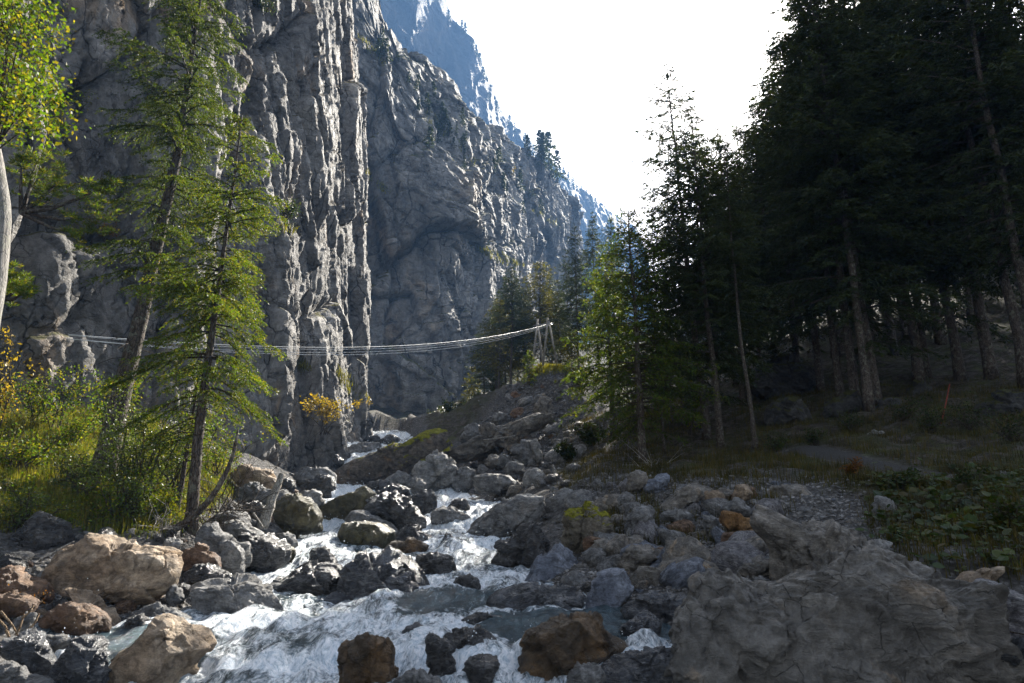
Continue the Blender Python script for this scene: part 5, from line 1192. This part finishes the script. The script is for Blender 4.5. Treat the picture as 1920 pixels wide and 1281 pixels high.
p = scatter([(-120, 800), (330, 850), (450, 900), (360, 985), (285, 1002), (180, 1010), (110, 985), (0, 990), (-120, 1000)], 14000, (-13, -4.2), (10.5, 19), rg_, 1.3, .05)
P2 = p + np.abs(rg_.normal(size=p.shape)) * (.03, .03, .10)
v, q = cards(P2, rg_.normal(size=P2.shape) * (1, 1, .5), .055, .035, rg_); tag(mk('ground_cover_leaves', v, q, LB, smooth=False), kind='stuff')
ps = []
for poly, n, xr, yr, thr, cl in (([(1060,780),(1240,760),(1250,880),(1100,930),(1050,910)], 9000, (1, 9), (17, 36), -.05, .8), ([(1190,840),(1600,850),(1640,920),(1200,905)], 6500, (2.5, 12), (14, 24), .12, .9), ([(1240,720),(1310,720),(1300,810),(1220,820)], 5000, (4, 12), (22, 40), -.4, .8),
        ([(1380,720),(1960,720),(1960,900),(1600,890),(1380,840)], 16000, (5, 22), (14, 34), .05, .7), ([(1080,930),(1450,900),(1500,1000),(1100,1060)], 2200, (1, 7), (11, 18), .45, 1.2), ([(800, 770), (870, 700), (960, 690), (940, 760), (880, 830), (800, 830)], 3500, (-9, 2), (38, 75), -.4, .5), ([(1620,885),(1990,890),(1990,1100),(1720,1085),(1640,990)], 7000, (5, 15), (7.6, 17), -.1, 1.1), ([(1050,960),(1150,970),(1150,1000),(1060,1000)], 500, (.6, 3), (12, 16), -.6, 1)):
    ps.append(scatter(poly, n, xr, yr, rg_, cl, thr))
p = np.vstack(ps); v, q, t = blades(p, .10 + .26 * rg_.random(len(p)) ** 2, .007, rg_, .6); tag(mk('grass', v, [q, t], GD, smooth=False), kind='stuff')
p = scatter([(975, 660), (1075, 660), (1075, 700), (975, 700)], 3500, (-.5, 6), (43.5, 49), rg_, .9, -.8)
v, q, t = blades(p, .12 + .22 * rg_.random(len(p)), .016, rg_, .5); tag(mk('grass', v, [q, t], GM, smooth=False), kind='stuff')
# moss tufts and grass on ledges of the walls
pp = []
for poly, n in (([(626,698),(650,705),(690,750),(684,758),(640,728)], 900), ([(556,668),(582,690),(575,700),(556,690)], 300), ([(880,462),(940,478),(985,500),(975,506),(930,492)], 700), ([(680,322),(735,360),(730,372),(690,340)], 200),
        ([(665,60),(720,110),(725,130),(690,100)], 260), ([(1000,390),(1060,425),(1055,435),(1000,402)], 260), ([(790,200),(900,300),(890,312),(800,230)], 400), ([(520,420),(556,430),(550,440),(522,432)], 200)):
    poly = np.array(poly, float); k = 0
    while k < n:
        x, y = rg_.uniform(poly.min(0), poly.max(0))
        if not in_poly(np.array([x]), np.array([y]), poly)[0]: continue
        h_, nn = hit_wall(x, y); k += 1
        if h_ is not None: pp.append((*h_, h_[1]))
pp = np.array(pp); p = pp[:, :3] + rg_.normal(size=(len(pp), 3)) * .12
v, q, t = blades(p, (.2 + .25 * rg_.random(len(p))) * np.clip(pp[:, 3] / 45, .6, 3), .012 * np.clip(pp[:, 3] / 25, 1, 5), rg_, .9)
tag(mk('cliff_grass', v, [q, t], GM, smooth=False), kind='stuff')
# broad leaves of the shaded undergrowth
p = scatter([(1640, 885), (1990, 890), (1990, 1100), (1720, 1085), (1640, 990)], 3000, (5, 15), (7.6, 17), rg_, 1.4, .05)
P2 = p + np.array((0, 0, 1)) * (.03 + .20 * rg_.random(len(p)))[:, None]
n_ = len(P2); sz = (.03 + .075 * rg_.random(n_) ** 3); th = np.linspace(0, 2 * np.pi, 7)[:-1]
nv = rg_.normal(size=(n_, 3)) * .35 + np.array((0, -.25, 1)); nv /= np.linalg.norm(nv, axis=1)[:, None]
s1 = np.cross(nv, rg_.normal(size=(n_, 3))); s1 /= np.linalg.norm(s1, axis=1)[:, None]; s2 = np.cross(nv, s1)
v = (P2[:, None] + sz[:, None, None] * (np.cos(th)[None, :, None] * s1[:, None] + np.sin(th)[None, :, None] * s2[:, None] * .85 - .15 * (np.cos(th * 2) > .9)[None, :, None] * nv[:, None])).reshape(-1, 3)
tag(mk('undergrowth', v, np.arange(6 * n_).reshape(-1, 6), LD, smooth=False), kind='stuff')

# flying droplets where the water breaks
m, t, out = newmat('spray'); n = N(t); t.links.new(n.bsdf((.85, .90, .93), .15, None, .6), out.inputs['Surface'])
wgt = np.clip(dz - .18, 0, .8) * (foam > .5); ii = rg_.choice(len(wgt), 7000, p=wgt / wgt.sum())
p = np.stack((X2[ii], Y[ii], Zw[ii]), -1) + np.abs(rg_.normal(size=(7000, 3))) * (.05, .05, .10) * (1 + 1.5 * (rg_.random((7000, 1)) > .85))
vi_, fi_ = ico(1); sc = (.003 + .006 * rg_.random(7000) ** 3) * np.clip(p[:, 1] / 10, .8, 2)
v = (p[:, None] + vi_[None] * sc[:, None, None] * np.array((1, 1, 1.4))).reshape(-1, 3)
tag(mk('spray', v, (fi_[None] + (np.arange(7000) * len(vi_))[:, None, None]).reshape(-1, 3), m), kind='stuff')
# ================================================================== dead wood, cables, poles
def stick(name, label, cat, pts, r0, r1, mat, group=None, seed=0, n=7, rough=.15):
    P_ = np.array(pts, float); t = np.linspace(0, 1, 16); k = np.linspace(0, 1, len(P_))
    c = np.stack([np.interp(t, k, P_[:, i]) for i in range(3)], -1); c = smooth1(c, 5)
    v, q, tr = tube(c, np.linspace(r0, r1, 16), n, seed, rough); o = mk(name, v - c[0], [q, tr], mat); o.location = c[0]
    return tag(o, label, cat, group)
stick('driftwood_log', 'pale weathered driftwood log standing slanted above the big brown-black boulder', 'log', [at(486, 1000, 17.0), at(503, 958, 17.0), at(517, 918, 17.1), at(531, 886, 17.2)], .15, .07, GREYW, seed=5, n=10, rough=.3)
stick('dead_log', 'pale bare log stuck upright at the foot of the rubble cone', 'log', [at(1048, 902, 24.5), at(1042, 885, 24.6), at(1035, 872, 24.7)], .07, .05, GREYW, seed=6)
stick('leaning_trunk', 'thin bare trunk bending out over the boulders beneath the bright spruce', 'trunk', [at(298, 1004, 12.9), at(345, 985, 12.9), at(392, 942, 12.9), at(424, 890, 12.9), at(440, 846, 12.9), at(447, 800, 12.9)], .085, .02, BK, seed=7, n=8)
stick('dead_branch', 'pale straight stick propped beside the driftwood boulder', 'branch', [at(474, 962, 16.4), at(484, 975, 16.4), at(494, 990, 16.3)], .03, .02, GREYW)
stick('dead_branch', 'long bleached branch lying along the back of the largest tan boulder', 'branch', [at(72, 1052, 9.9), at(95, 1040, 9.9), at(122, 1024, 9.9), at(140, 1015, 9.9)], .022, .010, GREYW)
stick('dead_branch', 'long grey pole lying across the rubble cone', 'branch', [at(905, 826, 32), at(940, 821, 31.5), at(968, 817, 31)], .045, .03, GREYW)
stick('dead_branch', 'thin dry twig leaning on the veined boulder', 'branch', [at(1828, 1168, 7.1), at(1870, 1180, 7.0), at(1930, 1192, 6.9)], .012, .006, WOOD)
stick('marker_stick', 'thin red stick leaning in the dark forest undergrowth', 'stick', [at(1764, 797, 20.5), at(1774, 755, 20.6), at(1781, 718, 20.7)], .018, .014, leaf_mat('red_paint', [(.20, .03, .015), (.20, .03, .015)], .0, .5))
rg_ = np.random.default_rng(8)
for k, (x0, y0, x1, y1) in enumerate([(0,1145,36,1196),(20,1205,46,1150),(10,1180,30,1235),(40,1160,64,1135),(-5,1160,18,1190),(28,1215,62,1185),(50,1185,74,1150)]):
    stick('dry_stick', 'dry brown stick in the flotsam at the photo edge', 'stick', [at(x0, y0, 7.6), at((x0 + x1) / 2 + 4, (y0 + y1) / 2, 7.6), at(x1, y1, 7.65)], .014, .007, bark_mat('dry_wood', (.20, .13, .075), (.34, .25, .16), 2.) if k == 0 else bpy.data.materials['dry_wood'], 'dry sticks in the flotsam', k)
def twigs(label, base, n, L, seed, mat, name='dead_bush', r=.010, upv=.7):
    rg = np.random.default_rng(seed); w = MB(); base = np.array(base)
    for k in range(n):
        d = rg.normal(size=3); d[2] = abs(d[2]) * upv; d /= np.linalg.norm(d); l = L * rg.uniform(.5, 1.1); o = rg.normal(size=3) * L * (.16, .16, .04)
        t = np.linspace(0, 1, 6)[:, None]; c = o + d * l * t + np.cumsum(rg.normal(size=(6, 3)) * .03 * L, 0); w.tube(c, np.linspace(r, .002, 6), 4, cap=False)
        for q in range(4):
            u = rg.integers(1, 5); dd = d + rg.normal(size=3) * .7; cc = c[u] + dd * l * .4 * np.linspace(0, 1, 4)[:, None] + np.cumsum(rg.normal(size=(4, 3)) * .012 * L, 0); w.tube(cc, np.linspace(r * .5, .0015, 4), 3, cap=False)
    o = w.build(name, mat); o.location = tuple(base); tag(o, label, 'dead bush')
twigs('tangle of bare brown twigs under the bright green spruce', at(432, 960, 13.9), 34, 1.25, 3, WOOD)
twigs('bare twiggy brushwood at the bank edge above the boulders', at(395, 985, 13.2), 18, .55, 4, WOOD)
twigs('pale twisted dead branches glowing beside the sunlit spruce trunk', at(1226, 884, 21.3), 14, .75, 5, GREYW, r=.02)
twigs('dry twigs scattered on the lower grassy bank', at(300, 990, 12.5), 12, .5, 6, GREYW)
# cableway: poles and steel cables
metal, t_, out_ = newmat('steel_cable'); n_ = N(t_); t_.links.new(n_.bsdf((.72, .72, .70), .35, None, .5, Metallic=.6), out_.inputs['Surface'])
pb = np.array((2.35, 45.6, 0)); pb[2] = gz(pb[0], pb[1])
e = tag(empty('cable_pylon', pb), 'wooden A-frame cable poles on the rubble cone', 'pylon')
for x0, y0, x1, y1 in ((998, 690, 1008, 598), (1019, 690, 1008, 605), (1018, 690, 1027, 596), (1046, 690, 1029, 602)):
    v, q, t = tube(np.array((at(x0, y0, 45.5), at(x1, y1, 45.8))) - pb, np.array((.075, .055)), 8, 2, .05); mk('pole', v, [q, t], GREYW, e)
v, q, t = tube(np.array((at(1000, 611, 45.75), at(1038, 606, 45.75))) - pb, .05, 8); mk('crossbar', v, [q, t], BKP, e)
A0, A1 = at(1036, 607, 45.8), at(128, 632, 17.6)
for k, (da, db, sag, lab) in enumerate(((.06, .07, .93, 'top one of the bright steel cables strung across the gorge'), (.02, .05, 1.0, 'second highest steel cable strung across the gorge'), (-.02, -.05, 1.05, 'third highest steel cable strung across the gorge'), (-.06, -.05, 1.15, 'lowest of the bright steel cables, sagging deepest over the stream'))):
    t = np.linspace(0, 1, 60)[:, None]; c = A0 + (A1 - A0) * t + np.array((0, 0, 1)) * ((da * (1 - t) + db * t) - 4 * sag * t * (1 - t)) + np.array((-.12 * k * 0, 0, 0))
    v, q, tr = tube(c, .008, 6); o = mk('steel_cable', v - A0, [q, tr], metal); o.location = A0
    tag(o, lab, 'cable')
# ================================================================== the air
bm = bmesh.new(); bmesh.ops.create_cube(bm, size=1); me = bpy.data.meshes.new('haze'); bm.to_mesh(me); bm.free()
hz = bpy.data.objects.new('haze', me); COL.objects.link(hz); tag(hz, kind='stuff')
lo = np.array((-420., -60., -40.)); hi = np.array((480., 900., 470.)); hz.location = (lo + hi) / 2; hz.scale = hi - lo
m = bpy.data.materials.new('haze'); m.use_nodes = True; t = m.node_tree; t.nodes.clear(); o_ = t.nodes.new('ShaderNodeOutputMaterial')
pv = t.nodes.new('ShaderNodeVolumePrincipled'); pv.inputs['Color'].default_value = (.26, .52, 1.0, 1); pv.inputs['Density'].default_value = .00048; pv.inputs['Anisotropy'].default_value = .0
t.links.new(pv.outputs[0], o_.inputs['Volume']); me.materials.append(m)
